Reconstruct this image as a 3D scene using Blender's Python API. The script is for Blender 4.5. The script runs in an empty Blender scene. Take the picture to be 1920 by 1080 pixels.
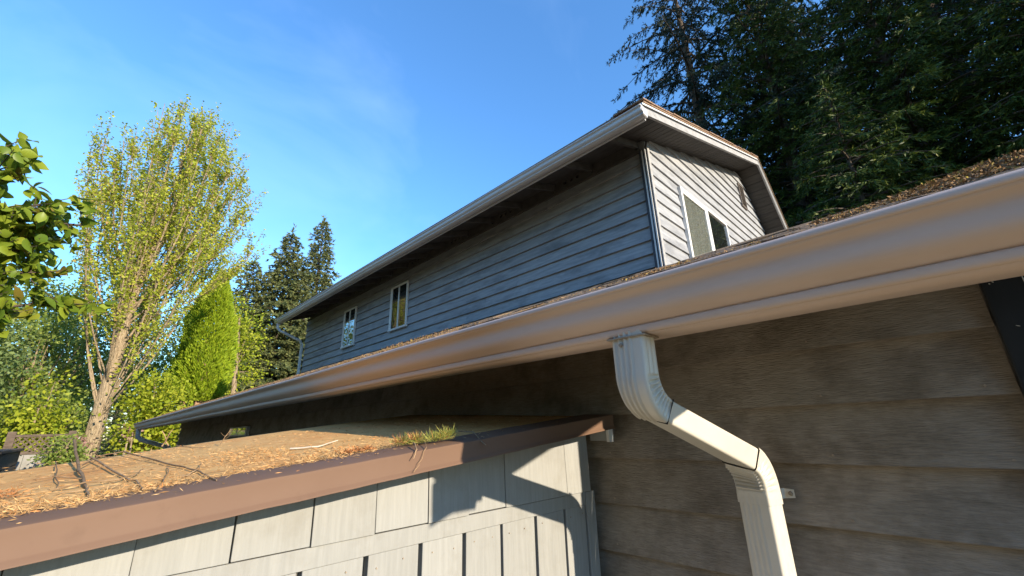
import bpy, math, random
import numpy as np
from mathutils import Matrix, Vector
random.seed(7)
SC = bpy.context.scene
COL = SC.collection

# ------------------------------------------------------------------ camera
# metres, camera at the origin (eye 2.3 m above the yard); +x towards the sun, +y into the house
cam_d = bpy.data.cameras.new('camera')
cam = bpy.data.objects.new('camera', cam_d)
COL.objects.link(cam)
cam_d.sensor_width = 36.0
cam_d.lens = 792.1 / 1920.0 * 36.0
cam_d.clip_start = 0.02
cam_d.clip_end = 2000.0
Rr = Vector((0.70210694, 0.71150766, -0.02833179))
Dn = Vector((-0.24483298, 0.20385365, -0.94789266))
Fw = Vector((-0.66865735, 0.67245858, 0.3173276))
m = Matrix.Identity(4)
for i in range(3):
    m[i][0] = Rr[i]; m[i][1] = -Dn[i]; m[i][2] = -Fw[i]
cam.matrix_world = m
SC.camera = cam

# ------------------------------------------------------------------ sky and sun
SUN_EL = math.atan(0.31)
w = bpy.data.worlds.new('World'); SC.world = w; w.use_nodes = True
nt = w.node_tree; nt.nodes.clear()
sky = nt.nodes.new('ShaderNodeTexSky'); sky.sky_type = 'NISHITA'; sky.sun_disc = False
sky.sun_elevation = SUN_EL; sky.sun_rotation = math.radians(86.6)
sky.altitude = 100; sky.air_density = 1.6; sky.dust_density = 0.0; sky.ozone_density = 8.5
tc = nt.nodes.new('ShaderNodeTexCoord')
mp = nt.nodes.new('ShaderNodeMapping'); mp.inputs['Scale'].default_value = (2.2, 1.3, 2.0)
mp.inputs['Rotation'].default_value = (0.3, 0.5, 0.4)
nz = nt.nodes.new('ShaderNodeTexNoise'); nz.inputs['Scale'].default_value = 1.5
nz.inputs['Detail'].default_value = 5; nz.inputs['Roughness'].default_value = 0.55; nz.inputs['Distortion'].default_value = 0.6
cr = nt.nodes.new('ShaderNodeValToRGB')
cr.color_ramp.elements[0].position = 0.52; cr.color_ramp.elements[0].color = (0, 0, 0, 1)
cr.color_ramp.elements[1].position = 0.80; cr.color_ramp.elements[1].color = (0.05, 0.05, 0.05, 1)
mx = nt.nodes.new('ShaderNodeMixRGB'); mx.blend_type = 'MIX'
mx.inputs['Color2'].default_value = (7.0, 8.2, 10.0, 1)
bg = nt.nodes.new('ShaderNodeBackground'); bg.inputs['Strength'].default_value = 0.15
out = nt.nodes.new('ShaderNodeOutputWorld')
L = nt.links.new
L(tc.outputs['Generated'], mp.inputs['Vector']); L(mp.outputs['Vector'], nz.inputs['Vector'])
L(nz.outputs['Fac'], cr.inputs['Fac']); L(cr.outputs['Color'], mx.inputs['Fac'])
L(sky.outputs['Color'], mx.inputs['Color1']); L(mx.outputs['Color'], bg.inputs['Color'])
L(bg.outputs['Background'], out.inputs['Surface'])

sun_d = bpy.data.lights.new('sun', 'SUN'); sun_d.energy = 3.3; sun_d.angle = math.radians(0.55)
sun_d.color = (1.0, 0.86, 0.66)
sun = bpy.data.objects.new('sun', sun_d); COL.objects.link(sun)
sun.rotation_euler = Vector((-1.0, -0.060, -0.31)).to_track_quat('-Z', 'Y').to_euler()
sun.location = (30, 0, 20)

SC.view_settings.view_transform = 'Standard'; SC.view_settings.look = 'None'
SC.view_settings.exposure = 1.42; SC.view_settings.gamma = 1.0; SC.view_settings.use_curve_mapping = False

# ------------------------------------------------------------------ materials
def mat(name, col, rough=0.8, col2=None, scale=(1, 1, 1), nscale=5.0, detail=6, bump=0.0, bdist=0.01, rand=0.0,
        ramp=(0.35, 0.65), spec=0.3, stain=None, stain_scale=2.0, stain_ramp=(0.5, 0.75), metallic=0.0, bscale=None, stain_map=None):
    """noise-mottled surface; stain = third colour laid over in patches; rand = per-object brightness jitter"""
    M = bpy.data.materials.new(name); M.use_nodes = True
    t = M.node_tree; N = t.nodes; K = t.links.new
    b = N['Principled BSDF']
    b.inputs['Roughness'].default_value = rough; b.inputs['Metallic'].default_value = metallic
    b.inputs['Specular IOR Level'].default_value = spec
    c = N.new('ShaderNodeTexCoord'); mpg = N.new('ShaderNodeMapping'); mpg.inputs['Scale'].default_value = scale
    oi = N.new('ShaderNodeObjectInfo')
    addv = N.new('ShaderNodeVectorMath'); addv.operation = 'ADD'
    mulr = N.new('ShaderNodeMath'); mulr.operation = 'MULTIPLY'; mulr.inputs[1].default_value = 37.0
    K(oi.outputs['Random'], mulr.inputs[0]); K(c.outputs['Object'], addv.inputs[0]); K(mulr.outputs[0], addv.inputs[1])
    K(addv.outputs[0], mpg.inputs['Vector'])
    n = N.new('ShaderNodeTexNoise'); n.inputs['Scale'].default_value = nscale; n.inputs['Detail'].default_value = detail
    n.inputs['Roughness'].default_value = 0.6
    K(mpg.outputs['Vector'], n.inputs['Vector'])
    r = N.new('ShaderNodeValToRGB')
    r.color_ramp.elements[0].position = ramp[0]; r.color_ramp.elements[1].position = ramp[1]
    r.color_ramp.elements[0].color = (*col, 1); r.color_ramp.elements[1].color = (*(col2 or col), 1)
    K(n.outputs['Fac'], r.inputs['Fac'])
    last = r.outputs['Color']
    if stain:
        m2 = N.new('ShaderNodeMapping')
        if stain_map: m2.inputs['Scale'].default_value = stain_map
        K(addv.outputs[0], m2.inputs['Vector'])
        n2 = N.new('ShaderNodeTexNoise'); n2.inputs['Scale'].default_value = stain_scale; n2.inputs['Detail'].default_value = 7
        n2.inputs['Roughness'].default_value = 0.65
        K(m2.outputs['Vector'], n2.inputs['Vector'])
        r2 = N.new('ShaderNodeValToRGB'); r2.color_ramp.elements[0].position = stain_ramp[0]; r2.color_ramp.elements[1].position = stain_ramp[1]
        K(n2.outputs['Fac'], r2.inputs['Fac'])
        mm = N.new('ShaderNodeMixRGB'); mm.inputs['Color2'].default_value = (*stain, 1)
        K(r2.outputs['Color'], mm.inputs['Fac']); K(last, mm.inputs['Color1']); last = mm.outputs['Color']
    if rand:
        hv = N.new('ShaderNodeHueSaturation')
        mr = N.new('ShaderNodeMapRange'); mr.inputs['To Min'].default_value = 1 - rand; mr.inputs['To Max'].default_value = 1 + rand
        K(oi.outputs['Random'], mr.inputs['Value']); K(mr.outputs['Result'], hv.inputs['Value']); K(last, hv.inputs['Color']); last = hv.outputs['Color']
    K(last, b.inputs['Base Color'])
    if bump:
        bp = N.new('ShaderNodeBump'); bp.inputs['Strength'].default_value = bump; bp.inputs['Distance'].default_value = bdist
        if bscale:
            n3 = N.new('ShaderNodeTexNoise'); n3.inputs['Scale'].default_value = bscale; n3.inputs['Detail'].default_value = 8
            K(mpg.outputs['Vector'], n3.inputs['Vector']); K(n3.outputs['Fac'], bp.inputs['Height'])
        else: K(n.outputs['Fac'], bp.inputs['Height'])
        K(bp.outputs['Normal'], b.inputs['Normal'])
    return M

def leafmat(name, c1, c2, c3=None, transl=0.35, rough=0.55):
    """foliage: colour varies leaf by leaf, part of the light passes through"""
    M = bpy.data.materials.new(name); M.use_nodes = True
    t = M.node_tree; N = t.nodes; K = t.links.new; N.clear()
    g = N.new('ShaderNodeNewGeometry'); r = N.new('ShaderNodeValToRGB')
    r.color_ramp.elements[0].color = (*c1, 1); r.color_ramp.elements[1].color = (*c2, 1)
    if c3:
        e = r.color_ramp.elements.new(0.88); e.color = (*c2, 1); r.color_ramp.elements[2].color = (*c3, 1)
    K(g.outputs['Random Per Island'], r.inputs['Fac'])
    p = N.new('ShaderNodeBsdfPrincipled'); p.inputs['Roughness'].default_value = rough; p.inputs['Specular IOR Level'].default_value = 0.25
    tr = N.new('ShaderNodeBsdfTranslucent'); mxs = N.new('ShaderNodeMixShader'); mxs.inputs['Fac'].default_value = transl
    o = N.new('ShaderNodeOutputMaterial')
    K(r.outputs['Color'], p.inputs['Base Color']); K(r.outputs['Color'], tr.inputs['Color'])
    K(p.outputs['BSDF'], mxs.inputs[1]); K(tr.outputs['BSDF'], mxs.inputs[2]); K(mxs.outputs[0], o.inputs['Surface'])
    return M

def glassmat(name):
    M = bpy.data.materials.new(name); M.use_nodes = True
    t = M.node_tree; N = t.nodes; K = t.links.new; N.clear()
    lw_ = N.new('ShaderNodeLayerWeight'); lw_.inputs['Blend'].default_value = 0.5
    pw = N.new('ShaderNodeMath'); pw.operation = 'POWER'; pw.inputs[1].default_value = 3.2; K(lw_.outputs['Facing'], pw.inputs[0])
    f = N.new('ShaderNodeMath'); f.operation = 'MULTIPLY_ADD'; f.inputs[1].default_value = 0.88; f.inputs[2].default_value = 0.06; K(pw.outputs[0], f.inputs[0])
    a = N.new('ShaderNodeBsdfTransparent'); a.inputs['Color'].default_value = (0.86, 0.88, 0.87, 1)
    g = N.new('ShaderNodeBsdfGlossy'); g.inputs['Roughness'].default_value = 0.02; g.inputs['Color'].default_value = (0.95, 0.97, 1, 1)
    x = N.new('ShaderNodeMixShader'); o = N.new('ShaderNodeOutputMaterial')
    K(f.outputs[0], x.inputs[0]); K(a.outputs[0], x.inputs[1]); K(g.outputs[0], x.inputs[2]); K(x.outputs[0], o.inputs['Surface'])
    return M

MT = {}
MT['siding'] = mat('weathered grey siding paint', (0.245, 0.252, 0.265), 0.75, (0.345, 0.351, 0.364), (0.35, 0.35, 3.2), 9, 8, 0.35, 0.004,
                   rand=0.07, stain=(0.15, 0.155, 0.165), stain_scale=3.5, stain_ramp=(0.50, 0.74), stain_map=(0.5, 0.5, 1.6), bscale=30)
MT['lower_siding'] = mat('brown weathered lap siding', (0.235, 0.202, 0.165), 0.85, (0.315, 0.275, 0.228), (1.2, 1, 7.0), 24, 10, 0.8, 0.003,
                         rand=0.08, stain=(0.115, 0.090, 0.066), stain_scale=7.0, stain_ramp=(0.46, 0.78), bscale=50, spec=0.15)
MT['trim_dark'] = mat('dark corner trim paint', (0.045, 0.05, 0.062), 0.7, (0.07, 0.075, 0.09), (1, 1, 0.3), 12, 5, 0.2, 0.002)
MT['trim_white'] = mat('white trim paint', (0.58, 0.575, 0.56), 0.55, (0.66, 0.655, 0.64), (1, 1, 1), 7, 5)
MT['barge'] = mat('barge board paint', (0.27, 0.265, 0.26), 0.7, (0.38, 0.375, 0.37), (2, 1, 2), 9, 7, 0.2, 0.002, stain=(0.30, 0.28, 0.26), stain_scale=12, stain_ramp=(0.58, 0.75))
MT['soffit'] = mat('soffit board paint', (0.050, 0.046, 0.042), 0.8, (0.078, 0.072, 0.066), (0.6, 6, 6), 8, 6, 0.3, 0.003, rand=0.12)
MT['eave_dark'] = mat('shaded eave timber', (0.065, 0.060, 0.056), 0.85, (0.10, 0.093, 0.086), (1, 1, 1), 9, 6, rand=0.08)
MT['gutter'] = mat('cream aluminium gutter', (0.60, 0.455, 0.375), 0.60, (0.64, 0.49, 0.405), (0.8, 4, 4), 3, 5, 0.05, 0.002, spec=0.45,
                   stain=(0.53, 0.40, 0.315), stain_scale=5, stain_ramp=(0.55, 0.85), stain_map=(0.5, 3, 3))
MT['gutter_grey'] = mat('grey aluminium gutter', (0.50, 0.50, 0.505), 0.30, (0.57, 0.57, 0.575), (0.6, 3, 3), 4, 6, spec=0.45)
MT['spout'] = mat('cream downspout enamel', (0.55, 0.51, 0.44), 0.36, (0.60, 0.56, 0.485), (1, 1, 1), 6, 5, 0.03, 0.002, spec=0.5,
                  stain=(0.46, 0.41, 0.33), stain_scale=9, stain_ramp=(0.60, 0.85))
MT['black_mark'] = mat('black sealant', (0.012, 0.011, 0.010), 0.6)
MT['rust'] = mat('rusty screw steel', (0.26, 0.20, 0.145), 0.6, (0.38, 0.32, 0.25), nscale=90)
MT['shingle'] = mat('brown asphalt shingle', (0.085, 0.060, 0.042), 0.95, (0.30, 0.205, 0.125), (1, 1, 1), 130, 4, 0.9, 0.006, rand=0.2, ramp=(0.3, 0.7),
                    stain=(0.16, 0.13, 0.04), stain_scale=6, stain_ramp=(0.55, 0.8))
MT['shingle_edge'] = mat('worn shingle edge', (0.16, 0.10, 0.065), 0.9, (0.36, 0.24, 0.16), (1, 1, 1), 40, 5, 0.4, 0.004)
MT['drip'] = mat('brown enamelled drip edge', (0.150, 0.090, 0.060), 0.62, (0.165, 0.101, 0.068), (1, 1, 1), 4, 5, 0.02, 0.002, spec=0.12,
                 stain=(0.125, 0.075, 0.05), stain_scale=14, stain_ramp=(0.6, 0.85))
MT['shed_paint'] = mat('off-white shed paint', (0.262, 0.263, 0.252), 0.8, (0.300, 0.300, 0.288), (1, 3.0, 0.22), 34, 10, 0.7, 0.0015, rand=0.06,
                       stain=(0.225, 0.217, 0.195), stain_scale=7, stain_ramp=(0.52, 0.80), bscale=70)
MT['shed_dark'] = mat('shed interior boards', (0.13, 0.125, 0.115), 0.9, (0.17, 0.165, 0.15))
MT['shed_roof'] = mat('tan roofing covered in needle dust', (0.54, 0.29, 0.095), 0.95, (0.74, 0.445, 0.165), (1, 1, 1), 26, 8, 0.35, 0.004, ramp=(0.3, 0.72),
                      stain=(0.58, 0.255, 0.075), stain_scale=3.2, stain_ramp=(0.50, 0.74), bscale=60)
MT['bark'] = mat('grey brown bark', (0.19, 0.14, 0.085), 0.9, (0.46, 0.36, 0.235), (9, 9, 1.6), 5, 8, 1.0, 0.05)
MT['bark_dark'] = mat('dark bark', (0.055, 0.042, 0.032), 0.95, (0.11, 0.085, 0.062), (5, 5, 1), 5, 8, 0.8, 0.03)
MT['bark_red'] = mat('reddish bark', (0.26, 0.15, 0.09), 0.95, (0.42, 0.27, 0.17), (5, 5, 1), 6, 8, 0.6, 0.03)
MT['twig'] = mat('dry twig bark', (0.19, 0.118, 0.06), 0.9, (0.36, 0.24, 0.135), nscale=40, bump=0.4, bdist=0.002, rand=0.25)
MT['twig_pale'] = mat('bleached stick', (0.48, 0.42, 0.34), 0.85, (0.62, 0.56, 0.47), nscale=30)
MT['fence_wood'] = mat('weathered fence timber', (0.075, 0.055, 0.04), 0.9, (0.14, 0.105, 0.08), (2, 2, 8), 5, 7, 0.3, 0.004, rand=0.1)
MT['panel'] = mat('pale concrete panel', (0.22, 0.21, 0.185), 0.9, (0.30, 0.285, 0.255), nscale=5)
MT['ground'] = mat('yard grass and soil', (0.17, 0.13, 0.06), 0.95, (0.30, 0.23, 0.12), nscale=2.5, detail=10, bump=0.6, bdist=0.05)
MT['black_trim_and_gap'] = mat('black painted trim and gap shade', (0.010, 0.012, 0.014), 0.55, (0.022, 0.025, 0.028), (1, 1, 0.3), 14, 6, 0.3, 0.003)  # corner board paint; also blackens the rake gap in place of shade
MT['web'] = mat('dusty cobweb', (0.50, 0.49, 0.45), 0.9, (0.62, 0.60, 0.55), nscale=60)
MT['interior'] = mat('dark room interior', (0.018, 0.019, 0.02), 0.9)
MT['curtain'] = mat('grey green curtain', (0.30, 0.285, 0.255), 0.9, (0.40, 0.385, 0.345), (1, 14, 0.6), 2.0, 3, 0.4, 0.02)
MT['glass'] = glassmat('window glass')
MT['vent'] = mat('louvre metal', (0.14, 0.115, 0.10), 0.6, (0.20, 0.17, 0.15), nscale=30)
MT['leaf_maple'] = leafmat('maple leaf', (0.30, 0.37, 0.035), (0.56, 0.58, 0.07), (0.50, 0.32, 0.14), 0.48)
MT['leaf_lime'] = leafmat('lime leaf', (0.24, 0.32, 0.018), (0.46, 0.48, 0.045), None, 0.45)
MT['leaf_near'] = leafmat('broad cherry leaf', (0.10, 0.17, 0.018), (0.30, 0.36, 0.035), (0.22, 0.15, 0.03), 0.40, 0.40)
MT['leaf_shrub'] = leafmat('shrub leaf', (0.13, 0.20, 0.035), (0.31, 0.36, 0.075), None, 0.35)
MT['leaf_shade'] = leafmat('blue green leaf', (0.085, 0.14, 0.045), (0.21, 0.27, 0.09), None, 0.3)
MT['arbor'] = leafmat('arborvitae spray', (0.16, 0.26, 0.012), (0.37, 0.46, 0.03), None, 0.30)
MT['fir'] = leafmat('fir needles', (0.06, 0.085, 0.035), (0.20, 0.21, 0.07), None, 0.2)
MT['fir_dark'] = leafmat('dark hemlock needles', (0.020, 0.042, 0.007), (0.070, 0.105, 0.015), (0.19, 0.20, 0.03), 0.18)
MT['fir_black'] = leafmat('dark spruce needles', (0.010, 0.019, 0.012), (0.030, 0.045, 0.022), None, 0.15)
MT['flower'] = leafmat('dusty pink blossom', (0.26, 0.15, 0.11), (0.44, 0.25, 0.22), None, 0.35)
MT['litter'] = leafmat('dry needle litter', (0.30, 0.16, 0.06), (0.66, 0.43, 0.20), (0.60, 0.24, 0.07), 0.15, 0.9)
MT['litter_roof'] = leafmat('roof granules and moss', (0.09, 0.055, 0.03), (0.36, 0.22, 0.105), (0.36, 0.28, 0.05), 0.05, 0.95)
MT['sprig'] = leafmat('drying conifer sprig', (0.19, 0.24, 0.03), (0.46, 0.42, 0.12), (0.62, 0.24, 0.06), 0.3, 0.7)
MT['orange_bits'] = leafmat('orange dead needles', (0.40, 0.17, 0.06), (0.58, 0.29, 0.12), None, 0.2, 0.8)

# ------------------------------------------------------------------ builders
class MB:
    def __init__(s): s.v = []; s.f = []; s.sm = []
    def add(s, vs, fs, smooth=False):
        o = len(s.v); s.v += [tuple(map(float, p)) for p in vs]
        s.f += [tuple(i + o for i in q) for q in fs]; s.sm += [smooth] * len(fs); return s
    def box(s, x0, x1, y0, y1, z0, z1):
        return s.add([(x0, y0, z0), (x1, y0, z0), (x1, y1, z0), (x0, y1, z0), (x0, y0, z1), (x1, y0, z1), (x1, y1, z1), (x0, y1, z1)],
                     [(0, 3, 2, 1), (4, 5, 6, 7), (0, 1, 5, 4), (1, 2, 6, 5), (2, 3, 7, 6), (3, 0, 4, 7)])
    def hexa(s, a, b):          # two loops of n points joined into a closed prism
        n = len(a)
        return s.add(list(a) + list(b), [tuple(range(n))[::-1], tuple(range(n, 2 * n))] + [(i, (i + 1) % n, n + (i + 1) % n, n + i) for i in range(n)])
    def tube(s, pts, rad, sides=6, cap=True):
        P = [Vector(p) for p in pts]; n = len(P)
        if not hasattr(rad, '__len__'): rad = [rad] * n
        vs = []; prev = None
        for i in range(n):
            t = (P[min(i + 1, n - 1)] - P[max(i - 1, 0)]).normalized()
            if prev is None:
                u = t.cross(Vector((0, 0, 1)))
                if u.length < 1e-3: u = t.cross(Vector((1, 0, 0)))
            else: u = prev - t * prev.dot(t)
            u.normalize(); prev = u; q = t.cross(u)
            for k in range(sides):
                a = 2 * math.pi * k / sides
                vs.append(P[i] + (u * math.cos(a) + q * math.sin(a)) * rad[i])
        fs = [(i * sides + k, i * sides + (k + 1) % sides, (i + 1) * sides + (k + 1) % sides, (i + 1) * sides + k) for i in range(n - 1) for k in range(sides)]
        s.add(vs, fs, True)
        if cap: s.add(vs[:sides] + vs[-sides:], [tuple(range(sides))[::-1], tuple(range(sides, 2 * sides))])
        return s
    def mesh(s, name):
        me = bpy.data.meshes.new(name); me.from_pydata(s.v, [], s.f)
        me.polygons.foreach_set('use_smooth', s.sm); me.update(); return me

def tag(o, label=None, cat=None, group=None, kind=None):
    if label: o['label'] = label
    if cat: o['category'] = cat
    if group: o['group'] = group
    if kind: o['kind'] = kind
    return o
def obj(name, mb, material, parent=None, bevel=0.0, **k):
    me = mb.mesh(name) if isinstance(mb, MB) else mb
    o = bpy.data.objects.new(name, me); COL.objects.link(o)
    if not me.materials: me.materials.append(MT[material])
    if parent: o.parent = parent
    if bevel:
        b = o.modifiers.new('bevel', 'BEVEL'); b.width = bevel; b.segments = 2; b.limit_method = 'ANGLE'
    return tag(o, **k)
def empty(name, loc=(0, 0, 0), **k):
    o = bpy.data.objects.new(name, None); COL.objects.link(o); o.location = loc; o.empty_display_size = 0.2
    return tag(o, **k)
def part(name, mb, material, root, bevel=0.0, **k):
    """a child of an Empty thing whose vertices were given in world coordinates"""
    o = obj(name, mb, material, root, bevel, **k)
    if root.parent is None: o.matrix_parent_inverse = Matrix.Translation(-root.location)
    return o

# ------------------------------------------------------------------ ground
GZ = -2.3
g = MB(); g.add([(-400, -400, GZ), (400, -400, GZ), (400, 400, GZ), (-400, 400, GZ)], [(0, 1, 2, 3)])
obj('ground', g, 'ground', kind='structure')

# ================================================================== THE HOUSE
house = empty('house', (-4.0, 1.25, GZ), label='weathered grey house with a gabled upper storey above a long low eave', cat='house')
YW = 1.25           # lower wall
XE = 0.232          # end of the lower roof
XF = -9.3           # far end of the lower roof and gutter
YU = 3.95; XU0 = -1.736; XU1 = -11.8      # upper long wall, near and far corner
def lroof(y): return 0.285 + 0.396 * (y - 0.80)
rng = random.Random(3)

# ---- lower wall: backing and one board per course
lw = part('lower_wall', MB().box(XF + 0.25, 0.19, YW + 0.048, YW + 0.17, GZ, 0.43), 'lower_siding', house)
zs = [(0.134 - 0.1055 * k) * YW for k in range(-2, 19)]
for k, zb in enumerate(zs):
    cuts = [XF + 0.25] + sorted(rng.uniform(-8.2, -1.6) for _ in range(3)) + [0.094]
    cuts = [cuts[0]] + [c for a, c in zip(cuts, cuts[1:-1]) if c - a > 0.6] + [cuts[-1]]
    for a, b in zip(cuts, cuts[1:]):
        zt = min(zb + 0.118 * YW, 0.42); n = max(2, int((b - a) / 0.25)); q = MB(); la = []; lb = []
        ring = []
        for i in range(n + 1):
            x = a + (b - a) * i / n + (0.0015 if i == 0 else (-0.0015 if i == n else 0))
            jz = rng.uniform(-.0012, .0012); jy = rng.uniform(-.0012, .0012)
            ring.append([(x, YW + jy, zb + jz), (x, YW + .026, zb + jz + .002), (x, YW + .046, zt), (x, YW + .030, zt)])
        vs = [p for r_ in ring for p in r_]; fs = []
        for i in range(n):
            for c in range(4):
                fs.append((i * 4 + c, i * 4 + (c + 1) % 4, (i + 1) * 4 + (c + 1) % 4, (i + 1) * 4 + c))
        fs += [(0, 1, 2, 3), tuple(n * 4 + c for c in (3, 2, 1, 0))]
        q.add(vs, fs)
        obj('siding_board', q, 'lower_siding', lw)
nr2 = random.Random(77)
for zb in zs[1:9]:
    for x in (-.80, -.20, .05):
        x += nr2.uniform(-.03, .03); z = zb + .018 + nr2.uniform(-.003, .003)
        obj('nail', MB().tube([(x, YW + .006, z), (x, YW + .0015, z)], [.0030, .0024], 7), 'rust', lw)
# end wall of the lower storey and black corner board with scuffs and webs
part('end_wall', MB().box(0.05, 0.19, YW + 0.17, 7.6, GZ, 0.42), 'lower_siding', house)
cb = part('corner_board', MB().box(0.0945, 0.225, YW - 0.012, YW + 0.028, GZ, 0.415), 'black_trim_and_gap', house, 0.003, label='black painted corner board with pale scuffs and webs')
wr = random.Random(12)
for (x, z0, z1, n) in ((0.150, 0.281, 0.137, 6), (0.168, 0.288, 0.187, 4)):
    pts = [(x + wr.uniform(-.0018, .0018), YW - 0.0145, z0 + (z1 - z0) * i / n) for i in range(n + 1)]
    obj('cobweb_strand', MB().tube(pts, [wr.uniform(.0004, .0011) for _ in pts], 4), 'web', cb)
for i in range(17):
    x = 0.103 + wr.random() * 0.044; z = wr.uniform(-0.04, 0.275); a = wr.uniform(.4, 1.3); l = wr.uniform(.002, .010)
    obj('scuff', MB().tube([(x, YW - .0135, z), (x + l * .5 * math.cos(a), YW - .0135, z - l * .6 * math.sin(a)), (x + l * math.cos(a), YW - .0135, z - l * math.sin(a))],
        [.0004, wr.uniform(.0006, .0011), .0004], 4), 'web', cb)
# small far window high in the lower wall
fw = part('window', MB().box(-5.66, -4.99, YW - .02, YW + .01, .014, .106), 'trim_white', house, 0.003, label='small shallow window high in the dark lower wall')
obj('pane', MB().box(-5.63, -5.35, YW - .026, YW - .021, .028, .093), 'glass', fw)
obj('pane', MB().box(-5.31, -5.02, YW - .026, YW - .021, .028, .093), 'glass', fw)

# ---- lower eave: soffit, fascia
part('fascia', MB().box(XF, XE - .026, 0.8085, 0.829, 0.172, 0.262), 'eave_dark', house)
# ---- lower roof slab, rake board, shingle courses at the eave
lr = MB()
for (xa, xb, y1) in ((XF - .05, XU0 + .02, YU + .02), (XU0 + .02, XE, 6.6)):
    lr.hexa([(xa, .79, lroof(.79) - .004), (xa, y1, lroof(y1) - .004), (xa, y1, lroof(y1) - .12), (xa, .83, lroof(.83) - .05)],
            [(xb, .79, lroof(.79) - .004), (xb, y1, lroof(y1) - .004), (xb, y1, lroof(y1) - .12), (xb, .83, lroof(.83) - .05)])
lroof_o = part('lower_roof', lr, 'shingle', house)
bk = MB().hexa([(XU0 + .03, 6.6, lroof(6.6) - .004), (XU0 + .03, 10.5, 1.0), (XU0 + .03, 10.5, .9), (XU0 + .03, 6.6, lroof(6.6) - .12)],
               [(XE, 6.6, lroof(6.6) - .004), (XE, 10.5, 1.0), (XE, 10.5, .9), (XE, 6.6, lroof(6.6) - .12)])
part('rear_roof', bk, 'shingle', house)
def slab(y0, y1, za, th, x0, x1):
    return MB().hexa([(x0, y0, za(y0)), (x0, y1, za(y1)), (x0, y1, za(y1) - th), (x0, y0, za(y0) - th)], [(x1, y0, za(y0)), (x1, y1, za(y1)), (x1, y1, za(y1) - th), (x1, y0, za(y0) - th)])
part('rake_board', MB().hexa(*[[(x_, .680, .236), (x_, .81, lroof(.81) - .012), (x_, 3.0, lroof(3.0) - .012), (x_, 3.0, lroof(3.0) - .20), (x_, 1.6, .462), (x_, .680, .153)] for x_ in (XE + .005, XE + .027)]), 'barge', house)
sh = []
for v in range(5):
    q = MB(); n = 8; wx = 0.31; top = []; bot = []; r2 = random.Random(v)
    vs = []
    for i in range(n + 1):
        x = wx * i / n
        j = r2.uniform(-.012, .006); h = r2.uniform(0.0, .006)
        vs += [(x, j, .004 + h), (x, .07, .007 + r2.uniform(0, .005)), (x, .17, .0035), (x, j, -.004), (x, .17, -.004)]
    fs = []
    for i in range(n):
        a = i * 5; b = a + 5
        fs += [(a, b, b + 1, a + 1), (a + 1, b + 1, b + 2, a + 2), (a + 3, b + 3, b, a)]
    fs += [(0, 1, 2, 4, 3), tuple(n * 5 + c for c in (3, 4, 2, 1, 0))]
    q.add(vs, fs); me = q.mesh('shingle'); me.materials.append(MT['shingle']); sh.append(me)
tilt = math.atan(0.396)
for row in range(9):
    x = XF + (row % 2) * .15
    while x < XE - .02:
        y = .775 + row * .135 + rng.uniform(-.006, .006)
        o = bpy.data.objects.new('shingle', sh[rng.randrange(5)]); COL.objects.link(o); o.parent = lroof_o
        o.matrix_parent_inverse = lroof_o.matrix_world.inverted()
        o.location = (x, y, lroof(y) + .005 + rng.uniform(0, .004)); o.rotation_euler = (tilt, rng.uniform(-.01, .01), 0)
        if x + .31 > XE: o.scale.x = (XE - x) / .31
        x += .315

# ---- K-style gutters
def gutter(x0, x1, yf, zt, root, material, sc=1.0, nseg=60, wob=.0015, cap_end=True, seed=1):
    """x0<x1; yf = front of the lip, zt = its top; opens upward, back against the fascia"""
    r2 = random.Random(seed)
    segs = [[(.012, -.006), (.011, .000), (.006, .0025), (.001, .001), (-.002, -.003), (-.002, -.008), (.000, -.0115)],
            [(.000, -.0115), (.006, -.0145), (.0115, -.018), (.0150, -.0225), (.0160, -.0275), (.0158, -.034), (.0158, -.041), (.0168, -.048), (.0200, -.0545), (.0255, -.060), (.033, -.065), (.040, -.069), (.0435, -.0725)],
            [(.0435, -.0725), (.0415, -.0740), (.0402, -.0765), (.0400, -.083), (.0420, -.087), (.046, -.089)],
            [(.046, -.089), (.127, -.089)], [(.127, -.089), (.127, .004)]]
    q = MB()
    ph = [r2.uniform(0, 6) for _ in range(4)]
    def off(x): return wob * (math.sin(x * 1.3 + ph[0]) + .6 * math.sin(x * 3.1 + ph[1])), wob * (math.sin(x * 1.7 + ph[2]) + .5 * math.sin(x * 4.3 + ph[3]))
    for sg in segs:
        vs = []; n = len(sg)
        for i in range(nseg + 1):
            t = i / nseg; x = x1 + (x0 - x1) * t ** 1.6
            oy, oz = off(x)
            vs += [(x, yf + p[0] * sc + oy, zt + p[1] * sc + oz) for p in sg]
        fs = [(i * n + c, i * n + c + 1, (i + 1) * n + c + 1, (i + 1) * n + c) for i in range(nseg) for c in range(n - 1)]
        q.add(vs, fs, True)
    o = part('gutter', q, material, root)
    sld = o.modifiers.new('sheet', 'SOLIDIFY'); sld.thickness = .0012; sld.offset = 0
    if cap_end:
        prof = [p for sg in segs for p in sg]
        for xx in (x0, x1):
            oy, oz = off(xx); d = .0015 if xx == x1 else -.0015
            obj('end_cap', MB().hexa([(xx + d, yf + p[0] * sc + oy, zt + p[1] * sc + oz) for p in prof[1:]], [(xx + d * 2, yf + p[0] * sc + oy, zt + p[1] * sc + oz) for p in prof[1:]]), material, o)
    return o
lg = gutter(XF, XE, 0.680, 0.2525, house, 'gutter', seed=4)
lg['label'] = 'long cream gutter along the low eave'
for i in range(8):          # strap hangers inside the trough
    x = -.15 - i * .75
    obj('gutter_hanger', MB().box(x, x + .025, .69, .806, .2405, .2425), 'gutter_grey', lg)

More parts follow.
